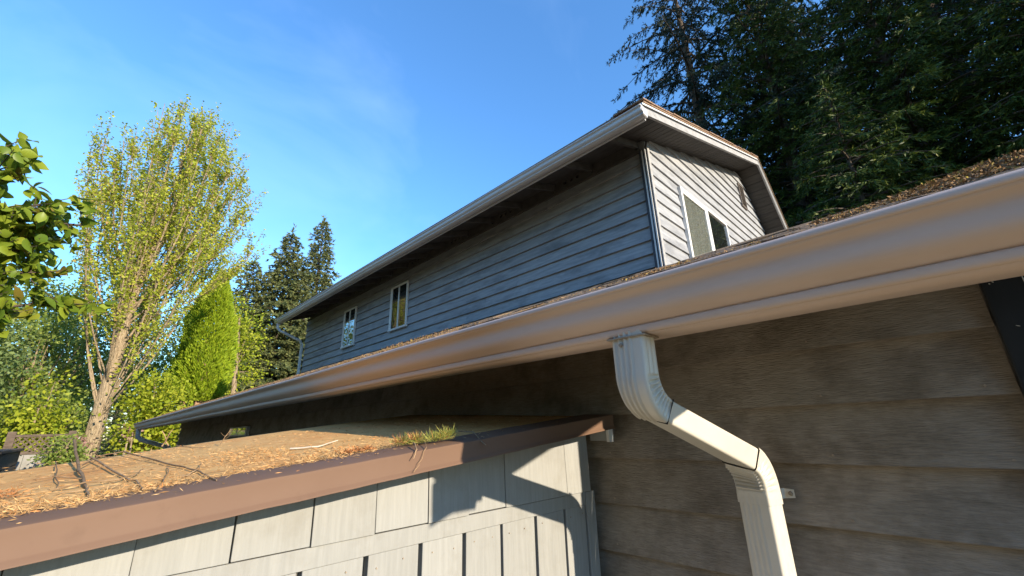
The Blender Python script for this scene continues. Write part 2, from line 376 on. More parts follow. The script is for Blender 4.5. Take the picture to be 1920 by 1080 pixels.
# ---- downspout of the lower gutter
def ringpts(w_, d_, ribs_f=0.0, crimp=0.0, crimp_face='side', ph=0.0):
    """cross-section as list of (u along x, v outward-front is -, inward +); corners rounded; ribs on the front face"""
    pts = []; hw, hd, r = w_ / 2, d_ / 2, .006
    def corner(cx, cy, a0):
        for k in range(4):
            a = a0 + k * math.pi / 6
            pts.append((cx + r * math.cos(a), cy + r * math.sin(a)))
    # start front-left, go along the front (v = -hd) left to right
    nf = 28
    corner(-hw + r, -hd + r, math.pi)
    for k in range(1, nf):
        t = k / nf; u = -hw + r + (w_ - 2 * r) * t
        rb = -ribs_f * max(0, math.sin(t * math.pi * 2 * 5.0 - .3)) ** .7 * (1 if .06 < t < .72 else .0) if ribs_f else 0
        pts.append((u, -hd + rb + (crimp * .9 * ph if crimp_face == 'front' else 0)))
    corner(hw - r, -hd + r, -math.pi / 2)
    ns = 10
    for k in range(1, ns):
        t = k / ns; v = -hd + r + (d_ - 2 * r) * t
        rb = ribs_f * max(0, math.sin(t * math.pi * 2 * 2.5)) * .6 if crimp == 0 else 0
        e = crimp * ph * (min(1, t * 1.6) if crimp_face == 'side' else (1 - t) * .8)
        pts.append((hw + rb + e, v))
    corner(hw - r, hd - r, 0)
    nb = 8
    for k in range(1, nb):
        pts.append((hw - r - (w_ - 2 * r) * k / nb, hd + (crimp * ph if crimp_face == 'side' else 0)))
    corner(-hw + r, hd - r, math.pi / 2)
    for k in range(1, ns):
        t = k / ns; v = hd - r - (d_ - 2 * r) * t
        pts.append((-hw - crimp * ph * (1 - t), v))
    return pts
XD = -0.412; W_, D_ = .070, .046
y0 = .745
PHI = math.radians(4.5)        # the offset swings a little towards the near corner of the wall
TAU = math.radians(13.0)       # and the pipe is twisted about its own axis below the outlet
def loc(r_, z, a, u, v, tw=None):
    """point (u, v) of the section at run r_, height z, travel angle a, twisted by tw about the axis"""
    tw = TAU if tw is None else tw
    u, v = u * math.cos(tw) + v * math.sin(tw), -u * math.sin(tw) + v * math.cos(tw)
    ca, sa = math.cos(a), math.sin(a); sx, cx = math.sin(PHI), math.cos(PHI)
    return (XD + sx * r_ + u * cx + v * ca * sx, y0 + cx * r_ - u * sx + v * ca * cx, z + v * sa)
def sweep(path, rings):
    """path = (run along the offset, z, angle of travel from straight down, twist of the section)"""
    q = MB(); n = len(rings[0]); vs = []
    for (r_, z, a, tw), rg in zip(path, rings): vs += [loc(r_, z, a, u, v, tw) for u, v in rg]
    fs = [(i * n + k, i * n + (k + 1) % n, (i + 1) * n + (k + 1) % n, (i + 1) * n + k) for i in range(len(path) - 1) for k in range(n)]
    q.add(vs, fs, True)
    return q
A = math.radians(73)
R1, R2, RUN = .064, .086, .441
NV, NE = 14, 52
p_v = [(0, .172 - .080 * i / NV, 0.0, TAU * .15 * (i / NV) ** 2) for i in range(NV + 1)]
zc = p_v[-1][1]
p_e = [(R1 * (1 - math.cos(A * t)), zc - R1 * math.sin(A * t), A * t, TAU * (.15 + .85 * t)) for t in [i / NE for i in range(1, NE + 1)]]
re_, ze = p_e[-1][:2]
Ld = (RUN - R2 * (1 - math.cos(A)) - re_) / math.sin(A)
p_d = [(re_ + math.sin(A) * Ld * t, ze - math.cos(A) * Ld * t, A, TAU) for t in [i / 10 for i in range(11)]]
rd_, zd = p_d[-1][:2]
p_e2 = [(rd_ + R2 * (math.cos(A - s_) - math.cos(A)), zd - R2 * (math.sin(A) - math.sin(A - s_)), A - s_, TAU) for s_ in [A * i / 48 for i in range(49)]]
rl_, zl = p_e2[-1][:2]
XL, YL = XD + math.sin(PHI) * rl_, y0 + math.cos(PHI) * rl_
ds = empty('downspout', (XL, YL, GZ)); ds.parent = house; ds.matrix_parent_inverse = Matrix.Translation(-house.location)
ds['label'] = 'cream ribbed downspout with two elbows under the near gutter'
def dpart(name, mb, material, **k):
    o = obj(name, mb, material, ds, **k); o.matrix_parent_inverse = Matrix.Translation((-XL, -YL, -GZ)); return o
rg = [ringpts(W_, D_, .0036) for _ in p_v]
for i, _ in enumerate(p_e):
    e = min(1, i / 8) * min(1, (len(p_e) - i) / 3); rg.append(ringpts(W_, D_, .0040, -.0085 * e, 'side', (abs(math.sin(i / NE * math.pi * 9)) ** 1.5)))
dpart('upper_elbow', sweep(p_v + p_e, rg), 'spout')
dpart('offset_pipe', sweep(p_d, [ringpts(W_ - .003 + .008 * i / 10, D_ - .003 + .006 * i / 10) for i in range(11)]), 'spout')
rg = []
for i, _ in enumerate(p_e2):
    e = min(1, i / 6) * min(1, (len(p_e2) - i) / 4); rg.append(ringpts(W_ + .010, D_ + .008, 0, .0100 * e, 'front', -(1 - abs(math.sin(i / 48 * math.pi * 8)) ** .8)))
p_c = [(rl_, zl - .026 * i / 4, 0, TAU) for i in range(5)]
dpart('lower_elbow', sweep(p_e2 + p_c[1:], rg + [ringpts(W_ + .011, D_ + .009, .0014) for _ in p_c[1:]]), 'spout')
p_p = [(rl_, zl - .022 - (zl - .022 - GZ - .12) * i / 12, 0, TAU) for i in range(13)]
dpart('lower_pipe', sweep(p_p, [ringpts(W_ + .007, D_ + .005, .0024) for _ in p_p]), 'spout')
sx_ = XL + .032
dpart('strap_tab', MB().hexa([(sx_, YW - .034, zl - .020), (sx_ + .008, YW - .008, zl - .020), (sx_ + .028, YW - .006, zl - .018), (sx_ + .028, YW - .0045, zl - .018), (sx_ + .006, YW - .0065, zl - .020), (sx_ - .002, YW - .034, zl - .020)],
                            [(sx_, YW - .034, zl + .002), (sx_ + .008, YW - .008, zl + .002), (sx_ + .028, YW - .006, zl), (sx_ + .028, YW - .0045, zl), (sx_ + .006, YW - .0065, zl + .002), (sx_ - .002, YW - .034, zl + .002)]), 'spout')
dpart('screw', MB().tube([(sx_ + .020, YW - .006, zl - .009), (sx_ + .020, YW - .012, zl - .009)], [.0055, .0038], 8), 'rust')
dpart('screw', MB().tube([(XD - .013, y0 - D_ / 2 - .0005, .148), (XD - .013, y0 - D_ / 2 - .0055, .148)], [.0042, .003], 8), 'rust')
dpart('outlet_flange', MB().box(XD - .041, XD + .041, y0 - .029, y0 + .029, .1595, .1628), 'rust', bevel=.001)
# black sealant at the joints
hw, hd = W_ / 2 + .0002, D_ / 2 + .0002
dpart('sealant_line', MB().tube([loc(re_, ze, A, u, v) for u, v in ((-hw, -hd), (-hw * .4, -hd), (hw * .3, -hd), (hw * .97, -hd), (hw, -hd * .3), (hw, hd * .3), (hw, hd))], [.0004, .0011, .0007, .0018, .0005, .0008, .0017], 5), 'black_mark')
dpart('sealant_line', MB().tube([loc(rd_, zd, A, u, -.0275) for u in (-.039, -.01, .020)], [.0003, .0007, .0003], 5), 'black_mark')
dpart('sealant_line', MB().tube([loc(rd_, zd, A, .0404, v) for v in (-.020, .0, .022)], [.0003, .0003, .0006], 5), 'black_mark')
# far downspout under the end of the lower gutter
fp = part('downspout', MB().tube([(-9.1, .745, .165), (-9.1, .75, .06), (-9.1, .80, .01), (-9.1, 1.17, -.12), (-9.1, 1.21, -.19), (-9.1, 1.21, GZ + .1)], .032, 8), 'spout', house, label='pale downspout at the far end of the low gutter')

# ---- upper storey, long wall
ZT = 2.975
uw = part('upper_wall', MB().box(XU1 + .01, XU0 - .01, YU + .036, YU + .15, 1.2, ZT), 'siding', house)
RV = .156; Z0 = 1.553 - 2 * RV
for k in range(12):
    zb = Z0 + RV * k; zt = min(zb + RV + .012, ZT)
    if zb > ZT - .03: break
    cuts = [XU1] + sorted(rng.uniform(-10.8, -2.6) for _ in range(2)) + [XU0 - .085]
    cuts = [cuts[0]] + [c for a, c in zip(cuts, cuts[1:-1]) if c - a > .8] + [cuts[-1]]
    for a, b in zip(cuts, cuts[1:]):
        a += .0015; b -= .0015
        q = MB().hexa([(a, YU - .006, zb), (a, YU + .022, zb + .002), (a, YU + .034, zt), (a, YU + .024, zt)], [(b, YU - .006, zb), (b, YU + .022, zb + .002), (b, YU + .034, zt), (b, YU + .024, zt)])
        obj('siding_board', q, 'siding', uw)
part('frieze_board', MB().box(XU1, XU0 - .07, YU - .012, YU + .02, 2.945, 2.985), 'eave_dark', house)
# ---- gable wall facing the sun
YPK = 7.66
def soff_near(y): return 3.126 + .325 * (y - 4.05)
ZPK = soff_near(YPK)
SF = -.92
def soff_far(y): return ZPK + SF * (y - YPK)
YB = YPK + (ZPK - 1.4) / -SF
gw_poly = [(YU + .03, 1.2), (YU + .03, soff_near(YU + .03)), (YPK, ZPK), (YB, 1.4), (YB, 1.2)]
gw = part('gable_wall', MB().hexa([(XU0 - .03, y, z) for y, z in gw_poly], [(XU0 - .10, y, z) for y, z in gw_poly]), 'siding', house)
k = 0
while True:
    zb = Z0 + RV * k; zt = zb + RV + .012; k += 1
    if zb > ZPK - .03: break
    def ylo(z): return max(YU + .0, 4.05 + (z - 3.126) / .325)
    def yhi(z): return YPK + (z - ZPK) / SF
    ztc = min(zt, ZPK - .005)
    a0, a1, b0, b1 = ylo(zb), ylo(ztc), yhi(zb), yhi(ztc)
    q = MB().hexa([(XU0 + .006, a0, zb), (XU0 + .006, b0, zb), (XU0 - .017, b1, ztc), (XU0 - .017, a1, ztc)], [(XU0 - .020, a0, zb), (XU0 - .020, b0, zb), (XU0 - .030, b1, ztc), (XU0 - .030, a1, ztc)])
    obj('siding_board', q, 'siding', gw)
# corner trim: dark board on the long wall, two thin pale strips beside the gable
part('corner_board', MB().box(XU0 - .084, XU0 - .004, YU - .020, YU - .0065, 1.3, 2.95), 'trim_dark', house, .002)
part('corner_strip', MB().box(XU0 - .052, XU0 - .038, YU - .028, YU - .0205, 1.3, 2.94), 'trim_white', house)
part('corner_strip', MB().box(XU0 - .018, XU0 - .004, YU - .028, YU - .0205, 1.3, 2.95), 'trim_white', house)
part('corner_strip', MB().box(XU0 + .0065, XU0 + .018, YU - .010, YU + .040, 1.3, 2.96), 'barge', house)

# windows of the upper storey
def window_long(x0, x1, z0, z1, label):
    f = MB(); t = .035; yo = YU - .030; yi = YU + .004
    f.box(x0, x1, yo, yi, z1 - t, z1); f.box(x0 - .012, x1 + .012, yo - .012, yi, z0, z0 + t)
    f.box(x0, x0 + t, yo, yi, z0 + t, z1 - t); f.box(x1 - t, x1, yo, yi, z0 + t, z1 - t)
    wo = part('window', f, 'trim_white', house, .003, label=label)
    xm = (x0 + x1) / 2
    obj('mullion', MB().box(xm - .022, xm + .022, yo + .004, yi, z0 + t, z1 - t), 'trim_white', wo, .002)
    obj('sash', MB().box(x0 + t, x0 + t + .03, yo + .010, yi, z0 + t, z1 - t), 'trim_white', wo, .002)
    obj('pane', MB().box(x0 + t, xm - .022, YU - .018, YU - .014, z0 + t, z1 - t), 'glass', wo)
    obj('pane', MB().box(xm + .022, x1 - t, YU - .022, YU - .018, z0 + t, z1 - t), 'glass', wo)
    obj('room_shade', MB().box(x0 + t, x1 - t, YU - .010, YU - .0075, z0 + t, z1 - t), 'interior', wo)
window_long(-7.275, -6.655, 1.832, 2.715, 'white slider window nearer the gable in the long wall')
window_long(-9.385, -8.78, 1.818, 2.692, 'white slider window nearer the far corner in the long wall')
# gable window
f = MB(); yA, yM, yB, z0, z1 = 4.675, 5.475, 6.215, 1.60, 2.765; t = .035; xo = XU0 + .035; xi = XU0 - .006
f.box(xi, xo, yA, yB, z1 - t, z1); f.box(xi, xo + .012, yA - .015, yB + .015, z0, z0 + t)
f.box(xi, xo, yA, yA + t, z0 + t, z1 - t); f.box(xi, xo, yB - t, yB, z0 + t, z1 - t)
wo = part('window', f, 'trim_white', house, .003, label='white slider window in the sunlit gable wall')
obj('mullion', MB().box(xi, xo - .002, yM - .035, yM + .03, z0 + t, z1 - t), 'trim_white', wo, .002)
s = MB(); s.box(xi, xo - .006, yA + t, yM - .035, z1 - t - .035, z1 - t); s.box(xi, xo - .006, yA + t, yA + t + .03, z0 + t, z1 - t - .035); s.box(xi, xo - .006, yM - .065, yM - .035, z0 + t, z1 - t - .035)
obj('sash', s, 'trim_white', wo, .002)
obj('pane', MB().box(XU0 + .018, XU0 + .022, yA + t + .03, yM - .065, z0 + t, z1 - t - .035), 'glass', wo)
obj('pane', MB().box(XU0 + .014, XU0 + .018, yM + .03, yB - t, z0 + t, z1 - t), 'glass', wo)
c = MB(); n = 26; vs = []
for i in range(n + 1):
    y = yA + t + (yM - .035 - yA - t) * i / n; x = XU0 + .012 + .003 * math.sin(i * 1.9)
    vs += [(x, y, z0 + t), (x, y, z1 - t - .01)]
c.add(vs, [(i * 2, i * 2 + 2, i * 2 + 3, i * 2 + 1) for i in range(n)], True)
obj('curtain', c, 'curtain', wo)
obj('room_shade', MB().box(XU0 + .0075, XU0 + .009, yM + .03, yB - t, z0 + t, z1 - t), 'interior', wo)
# gable vent
v = MB(); ya, yb, za, zb = 7.40, 7.66, 3.53, 3.98; xo = XU0 + .022
v.box(XU0 - .01, xo, ya, yb, zb - .018, zb); v.box(XU0 - .01, xo, ya, yb, za, za + .018); v.box(XU0 - .01, xo, ya, ya + .018, za + .018, zb - .018); v.box(XU0 - .01, xo, yb - .018, yb, za + .018, zb - .018)
vo = part('gable_vent', v, 'vent', house, label='dark louvred vent near the gable peak')
obj('vent_back', MB().box(XU0 + .0075, XU0 + .009, ya + .018, yb - .018, za + .018, zb - .018), 'interior', vo)
for i in range(10):
    z = za + .03 + i * .039
    obj('slat', MB().hexa([(XU0 + .0095, ya + .019, z + .022), (XU0 + .011, ya + .019, z + .026), (xo, ya + .019, z + .004), (xo - .002, ya + .019, z)],
                         [(XU0 + .0095, yb - .019, z + .022), (XU0 + .011, yb - .019, z + .026), (xo, yb - .019, z + .004), (xo - .002, yb - .019, z)]), 'vent', vo)

# ---- upper roof
XR = -1.398; YUG = 3.20
def rk(y): return 2.800 + .338 * (y - 3.227)          # bottom of the barge board, near slope
YRP = 7.66; ZRP = rk(YRP)
def rkf(y): return ZRP + SF * (y - YRP)
YRB = YRP + (ZRP - 1.6) / -SF
XR1 = XU1 - .28
ur = MB()
ur.hexa([(XR - .03, YUG + .13, rk(YUG + .13) + .128), (XR - .03, YRP, ZRP + .128), (XR - .03, YRP, ZRP + .06), (XR - .03, YUG + .13, rk(YUG + .13) + .075)],
        [(XR1, YUG + .13, rk(YUG + .13) + .128), (XR1, YRP, ZRP + .128), (XR1, YRP, ZRP + .06), (XR1, YUG + .13, rk(YUG + .13) + .075)])
ur.hexa([(XR - .03, YRP, ZRP + .127), (XR - .03, YRB, 1.6 + .127), (XR - .03, YRB, 1.6 + .06), (XR - .03, YRP, ZRP + .059)],
        [(XR1, YRP, ZRP + .127), (XR1, YRB, 1.6 + .127), (XR1, YRB, 1.6 + .06), (XR1, YRP, ZRP + .059)])
part('upper_roof', ur, 'eave_dark', house)
# barge boards with a pale drip strip and worn shingle edge above
def rake(name, h0, h1, x0, x1, material, ya=YUG + .04, bev=0.0):
    q = MB().hexa([(x0, ya, rk(ya) + h0), (x0, ya, rk(ya) + h1), (x0, YRP, ZRP + h1), (x0, YRP, ZRP + h0)], [(x1, ya, rk(ya) + h0), (x1, ya, rk(ya) + h1), (x1, YRP, ZRP + h1), (x1, YRP, ZRP + h0)])
    part(name, q, material, house, bev)
    q = MB().hexa([(x0, YRP, ZRP + h0), (x0, YRP, ZRP + h1), (x0, YRB, 1.6 + h1), (x0, YRB, 1.6 + h0)], [(x1, YRP, ZRP + h0), (x1, YRP, ZRP + h1), (x1, YRB, 1.6 + h1), (x1, YRB, 1.6 + h0)])
    part(name, q, material, house, bev)
rake('barge_board', 0, .078, XR - .028, XR, 'barge')
rake('rake_gap_shade', .080, .102, XR - .027, XR - .005, 'black_trim_and_gap')  # black strip stands in for the shaded gap above the barge board
rake('drip_strip', .104, .126, XR - .028, XR + .006, 'trim_white')
nr = random.Random(31)
for i in range(9):
    y = 3.5 + i * .52; z = rk(y) + .06 + nr.uniform(-.02, .03)
    part('nail', MB().tube([(XR, y, z), (XR + .003, y, z)], [.006, .004], 6), 'rust', house)
# shingle ends along the rake: short lengths, each tilted a little
def roofcourse(xa, xb, ya, yb, za, zb2, th): return MB().hexa([(xa, ya, za), (xa, yb, zb2), (xa, yb, zb2 + th), (xa, ya, za + th)], [(xb, ya, za), (xb, yb, zb2), (xb, yb, zb2 + th), (xb, ya, za + th)])
usr = part('shingle_layer', slab(YUG + .06, YRP, lambda y: rk(y) + .148, .016, XR1 - .02, XR + .012), 'shingle_edge', house)
y = YUG + .03
while y < YRP:
    ln = .145
    q = roofcourse(XR - .31, XR + .016 + rng.uniform(0, .012), y, min(y + ln + .05, YRP + .02), rk(y) + .153 + rng.uniform(0, .006), rk(min(y + ln + .05, YRP + .02)) + .149, .014)
    obj('shingle', q, 'shingle_edge', usr).matrix_parent_inverse = usr.matrix_world.inverted(); y += ln
obj('shingle', roofcourse(XR - .31, XR + .02, YRP - .01, YRB, ZRP + .149, 1.6 + .149, .02), 'shingle', usr).matrix_parent_inverse = usr.matrix_world.inverted()
for (xa, xb) in ((XR - .31, -3.5), (-3.5, -5.5), (-5.5, -7.5), (-7.5, -9.5), (-9.5, XR1)):
    obj('starter_shingle', roofcourse(xb + .003, xa - .003, YUG + .06, YUG + .3, rk(YUG + .06) + .150, rk(YUG + .3) + .15, .012), 'shingle_edge', usr).matrix_parent_inverse = usr.matrix_world.inverted()
# soffit boards between the barge board and the gable wall
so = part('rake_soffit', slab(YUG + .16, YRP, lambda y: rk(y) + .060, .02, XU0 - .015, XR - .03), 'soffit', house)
y = YUG + .17
while y < YRP - .02:
    obj('soffit_board', slab(y + .003, min(y + .112, YRP), lambda yy: rk(yy) + .038 + rng.uniform(0, .0015), .012, XU0 - .015, XR - .031), 'soffit', so).matrix_parent_inverse = so.matrix_world.inverted(); y += .118
y = YRP + .005
while y < YRB - .3:
    obj('soffit_board', slab(y + .003, y + .112, lambda yy: rkf(yy) + .038, .012, XU0 - .015, XR - .031), 'soffit', so).matrix_parent_inverse = so.matrix_world.inverted(); y += .118
# open eave along the long wall: sheathing, rafters, vented bird blocks, fascia, gutter
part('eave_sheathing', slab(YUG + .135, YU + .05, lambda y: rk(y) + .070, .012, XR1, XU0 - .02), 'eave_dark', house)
part('upper_fascia', MB().box(XR1, XR - .032, YUG + .128, YUG + .150, 2.800, 2.915), 'gutter_grey', house)
rx = [-1.85 - .612 * i for i in range(17)]
for i, x in enumerate(rx):
    part('rafter', slab(YUG + .151, YU + .02, lambda y: rk(y) + .057, .085, x - .019, x + .019), 'eave_dark', house)
def birdblock(x0, x1, z0, z1, holes):
    q = MB(); y = YU - .004; yb = YU + .014
    if not holes: q.box(x0, x1, y, yb, z0, z1); return q
    xs = [x0, x0 + .12] + [x0 + .12 + .10 * i for i in (1, 2, 3)] + [x1]
    q.add([(x0, y, z0), (xs[1], y, z0), (xs[1], y, z1), (x0, y, z1)], [(0, 1, 2, 3)])
    q.add([(xs[4], y, z0), (x1, y, z0), (x1, y, z1), (xs[4], y, z1)], [(0, 1, 2, 3)])
    for i in range(3):
        a, b = xs[1 + i], xs[2 + i]; cx, cz = (a + b) / 2, (z0 + z1) / 2; n = 16; ci = []; sq = []; dp = []
        for k in range(n):
            t_ = 2 * math.pi * k / n + math.pi / n * 0; cc, ss = math.cos(t_), math.sin(t_); sc = 1 / max(abs(cc), abs(ss))
            ci.append((cx + .026 * cc, y, cz + .026 * ss)); sq.append((cx + (b - a) / 2 * cc * sc, y, cz + (z1 - z0) / 2 * ss * sc)); dp.append((cx + .026 * cc, yb + .03, cz + .026 * ss))
        q.add(sq + ci + dp, [(k, (k + 1) % n, n + (k + 1) % n, n + k) for k in range(n)] + [(n + k, n + (k + 1) % n, 2 * n + (k + 1) % n, 2 * n + k) for k in range(n)])
        q.add(dp, [tuple(range(n))])
    return q
for i, (a, b) in enumerate(zip(rx, rx[1:])):
    part('bird_block', birdblock(b + .0195, a - .0195, 2.99, 3.115, i % 2 == 1), 'eave_dark', house)
ug = gutter(XR1 + .01, XR - .002, YUG, 2.899, house, 'gutter_grey', seed=9, wob=.003)
ug['label'] = 'grey gutter along the upper eave'
ft = part('downspout', MB().tube([(XR1 + .12, YUG + .08, 2.81), (XR1 + .12, YUG + .08, 2.70), (XR1 + .15, YUG + .14, 2.62), (XR1 + .23, YUG + .64, 2.40), (XR1 + .24, YUG + .695, 2.30), (XR1 + .24, YUG + .695, 1.3)], .036, 8), 'gutter_grey', house,
          label='grey downspout elbow at the far end of the upper gutter')

# ================================================================== THE SHED
KS = YW / 1.35      # the shed was measured against a wall 1.35 m away
GS = GZ / KS
XS = -.956; XFA = -.855
shed = empty('garden_shed', (-2.2, 0.0, GZ), label='low off-white shed with brown edged roof leaning against the house', cat='shed')
TX = .045      # the sheet also rises a little away from the brown edge
def sroof(y, x=XFA): return -.095 + .099 * y + TX * (XFA - x)
SY0 = -2.6; SY1 = 1.344
# roof deck: uneven sheet
nx, ny = 70, 60; vs = []; rn = random.Random(5)
waves = [(rn.uniform(1, 5), rn.uniform(1, 5), rn.uniform(0, 6), rn.uniform(.0008, .0022)) for _ in range(8)]
def rbump(x, y): return sum(a * math.sin(fx * x + fy * y + p) for fx, fy, p, a in waves)
def farx(y):
    P = [(-2.6, -1.55), (-.8, -1.70), (-.11, -1.816), (.14, -1.91), (.36, -2.0), (.8, -2.08), (1.36, -2.16)]
    for (a, xa), (b, xb) in zip(P, P[1:]):
        if y <= b: return xa + (xb - xa) * (y - a) / (b - a)
    return -2.16
for j in range(ny + 1):
    y = SY0 + (SY1 - SY0) * j / ny; xf = farx(y)
    for i in range(nx + 1):
        t_ = (i / nx) ** 1.7; x = XFA - .012 + (xf - XFA) * t_
        vs.append((x, y, sroof(y, x) - .0035 + rbump(x, y) * min(1, i / 6)))
q = MB(); q.add(vs, [(j * (nx + 1) + i, (j + 1) * (nx + 1) + i, (j + 1) * (nx + 1) + i + 1, j * (nx + 1) + i + 1) for j in range(ny) for i in range(nx)], True)
rd = part('roof', q, 'shed_roof', shed)
sm = rd.modifiers.new('thick', 'SOLIDIFY'); sm.thickness = .03; sm.offset = -1
# drip edge: top flange, face, kicked-out hem
prof = [(-.115, .0015 + .115 * TX), (-.004, .0015), (0, 0), (.0006, -.006), (0, -.034), (.002, -.0375), (.0065, -.0425), (.0072, -.0445)]
a = [(XFA + px, SY0, sroof(SY0) + pz) for px, pz in prof]; vs = []; n = len(prof); ns = 80; dr = random.Random(8)
for j in range(ns + 1):
    y = SY0 + (SY1 - .002 - SY0) * j / ns; jx = dr.uniform(-.0006, .0006); jz = dr.uniform(-.0007, .0007)
    vs += [(XFA + px + jx, y, sroof(y) + pz + jz) for px, pz in prof]
q = MB(); q.add(vs, [(j * n + i, (j + 1) * n + i, (j + 1) * n + i + 1, j * n + i + 1) for j in range(ns) for i in range(n - 1)], True)
de = part('drip_edge', q, 'drip', shed, label='brown metal drip edge along the shed roof'); sm = de.modifiers.new('sheet', 'SOLIDIFY'); sm.thickness = .0012; sm.offset = -1
es = de.modifiers.new('split', 'EDGE_SPLIT'); es.split_angle = math.radians(35)
part('eave_board', slab(SY0, SY1 - .004, lambda y: sroof(y) - .004, .036, XFA - .030, XFA - .0025), 'shed_dark', shed)
part('eave_board_end', MB().box(XFA - .085, XFA - .016, SY1 - .028, SY1 - .003, -.046, -.004), 'shed_paint', shed, .001)
part('eave_block', MB().box(XFA - .0155, XFA - .004, SY1 - .030, SY1 - .003, -.050, -.0085), 'trim_white', shed, .001)
part('eave_soffit', slab(SY0, SY1 - .004, lambda y: sroof(y) - .030, .008, XS - .02, XFA - .031), 'shed_dark', shed)
# shell behind the boards
part('wall_shell', MB().box(XS - .07, XS - .028, SY0, SY1 - .01, GS, -.12), 'shed_dark', shed)
part('far_wall', MB().box(-1.50, -1.46, SY0, SY1 - .01, GS, -.36), 'shed_paint', shed)
part('front_wall', MB().box(-1.455, XS - .071, SY0, SY0 + .04, GS, -.40), 'shed_paint', shed)
# shingles under the eave: each one cut by hand, uneven joints
ZTB = -.207
cr_ = [-.30, -.165, -.028, .108, .243, .379, .515, .652, .777, .912, 1.19, 1.318]
cr_ = [-.30 - .137 * k for k in range(16, 0, -1)] + cr_
tr_ = random.Random(21)
for ya, yb in zip(cr_, cr_[1:]):
    g0 = tr_.uniform(.0003, .0013); g1 = tr_.uniform(.0003, .0013); l0 = tr_.uniform(-.003, .003); l1 = tr_.uniform(-.003, .003); px = tr_.uniform(-.002, .003)
    dz = tr_.uniform(-.0015, .0015)
    zt0, zt1 = sroof(ya) - .035, sroof(yb) - .035
    F = [(XS + px, ya + g0, ZTB + dz), (XS + px, yb - g1, ZTB + dz), (XS + px - .004, yb - g1 + l1 * .3, zt1), (XS + px - .004, ya + g0 + l0 * .3, zt0)]
    B = [(XS - .022, y_, z_) for _, y_, z_ in F]
    part('wall_shingle', MB().hexa(F, B), 'shed_paint', shed, .0012)
# rail and slatted panel
part('top_rail', MB().box(XS - .026, XS - .0045, SY0, 1.289, -.2475, -.2095), 'shed_paint', shed, .0012)
gp = [.229, .366, .502, .638, .768, .899, 1.039, 1.176]
gp = [.229 - .136 * k for k in range(16, 0, -1)] + gp
for ya, yb in zip(gp, gp[1:] + [1.284]):
    gw_ = .0115
    part('slat', MB().box(XS - .026, XS - .006 + tr_.uniform(-.001, .001), ya + gw_ / 2, yb - (gw_ / 2 if yb < 1.28 else 0), GS + .1, -.2480), 'shed_paint', shed, .0015)
for ya in gp[-9:]:
    for dy, dz in ((.030 + tr_.uniform(-.006, .006), tr_.uniform(-.004, .004)), (.095 + tr_.uniform(-.006, .006), tr_.uniform(-.004, .004))):
        if ya + dy < 1.28: part('nail', MB().tube([(XS - .007, ya + dy, -.272 + dz), (XS - .0035, ya + dy, -.272 + dz)], [.0020, .0016], 7), 'rust', shed)
part('corner_post', MB().box(XS - .040, XS - .001, 1.2895, SY1 - .004, GS, ZTB - .002), 'shed_paint', shed, .002)

shed.location = shed.location * KS; shed.scale = (KS, KS, KS)

# ---- what lies on the shed roof
GR_T = 'twigs scattered on the shed roof'
def rp(x, y, h=0): return (x, y, sroof(y, x) + .002 + h)
def twig(pts, r0, r1, label, material='twig', side=None):
    q = MB(); n = len(pts)
    # subdivide with a little wander
    P = []; rr = random.Random(len(label) + int(1000 * abs(pts[0][0])))
    for a_, b_ in zip(pts, pts[1:]):
        for k in range(4):
            t_ = k / 4; P.append(tuple(a_[i] + (b_[i] - a_[i]) * t_ + (rr.uniform(-1, 1) * (.0025 if i < 2 else .0008) if k else 0) for i in range(3)))
    P.append(pts[-1])
    r0 *= .72; r1 *= .72
    q.tube(P, [r0 + (r1 - r0) * i / (len(P) - 1) for i in range(len(P))], 6)
    for (i, d, l) in (side or []):
        b0 = Vector(P[i]); q.tube([b0, b0 + Vector(d) * l * .5, b0 + Vector(d) * l + Vector((0, 0, .002))], [r1 * .8, r1 * .6, r1 * .35], 5)
    obj('twig', q, material, label=label, cat='twig', group=GR_T).scale = (KS, KS, KS)
twig([rp(-2.05, .012, .045), rp(-1.515, .029, .006), rp(-1.143, .036, .004), rp(-.997, .040, .003)], .0055, .0028, 'longest thick twig running back across the shed roof at left', side=[(5, (-.5, .9, .06), .16), (7, (-.7, -.6, .06), .08)])
twig([rp(-1.82, .053, .004), rp(-1.374, .078, .004), rp(-1.109, .094, .004), rp(-1.078, .102, .004), rp(-.964, .102, .003)], .0032, .0018, 'crooked dark twig right of the longest one on the shed roof', side=[(6, (-.4, .9, .04), .12)])
twig([rp(-1.145, -.002, .003), rp(-1.127, .036, .009), rp(-1.121, .079, .006), rp(-1.161, .106, .006), rp(-1.212, .122, .010)], .0024, .0014, 'thin twig with an upturned tip crossing over the thick ones')
twig([rp(-1.875, .127, .004), rp(-1.313, .17, .004), rp(-1.068, .194, .004), rp(-.921, .194, .003)], .0030, .0015, 'long thin curved twig pointing at the roof edge', side=[(9, (.5, .7, .06), .09), (10, (.4, -.8, .06), .06)])
twig([rp(-1.245, .415, .003), rp(-1.191, .463, .004), rp(-1.244, .538, .007)], .0034, .0016, 'bleached pale stick at the edge of the shade on the roof', 'twig_pale')
twig([rp(-1.90, .225, .003), rp(-1.90, .245, .055)], .0034, .0018, 'short twig standing upright, one of a crossed pair')
twig([rp(-1.90, .243, .003), rp(-1.91, .218, .053)], .003, .0016, 'short twig leaning across the upright one')
twig([rp(-.919, .113, .003), rp(-1.093, .146, .004), rp(-1.25, .168, .004)], .0017, .0011, 'short dark twig lying just behind the brown roof edge')
twig([rp(-1.08, .007, .003), rp(-1.065, .042, .004), rp(-1.054, .077, .003)], .0016, .0011, 'small straight twig nearest the roof edge at left')
twig([rp(-1.802, -.015, .003), rp(-1.456, -.005, .003), rp(-1.174, .002, .003)], .0020, .0012, 'thin straight twig left of the longest one')
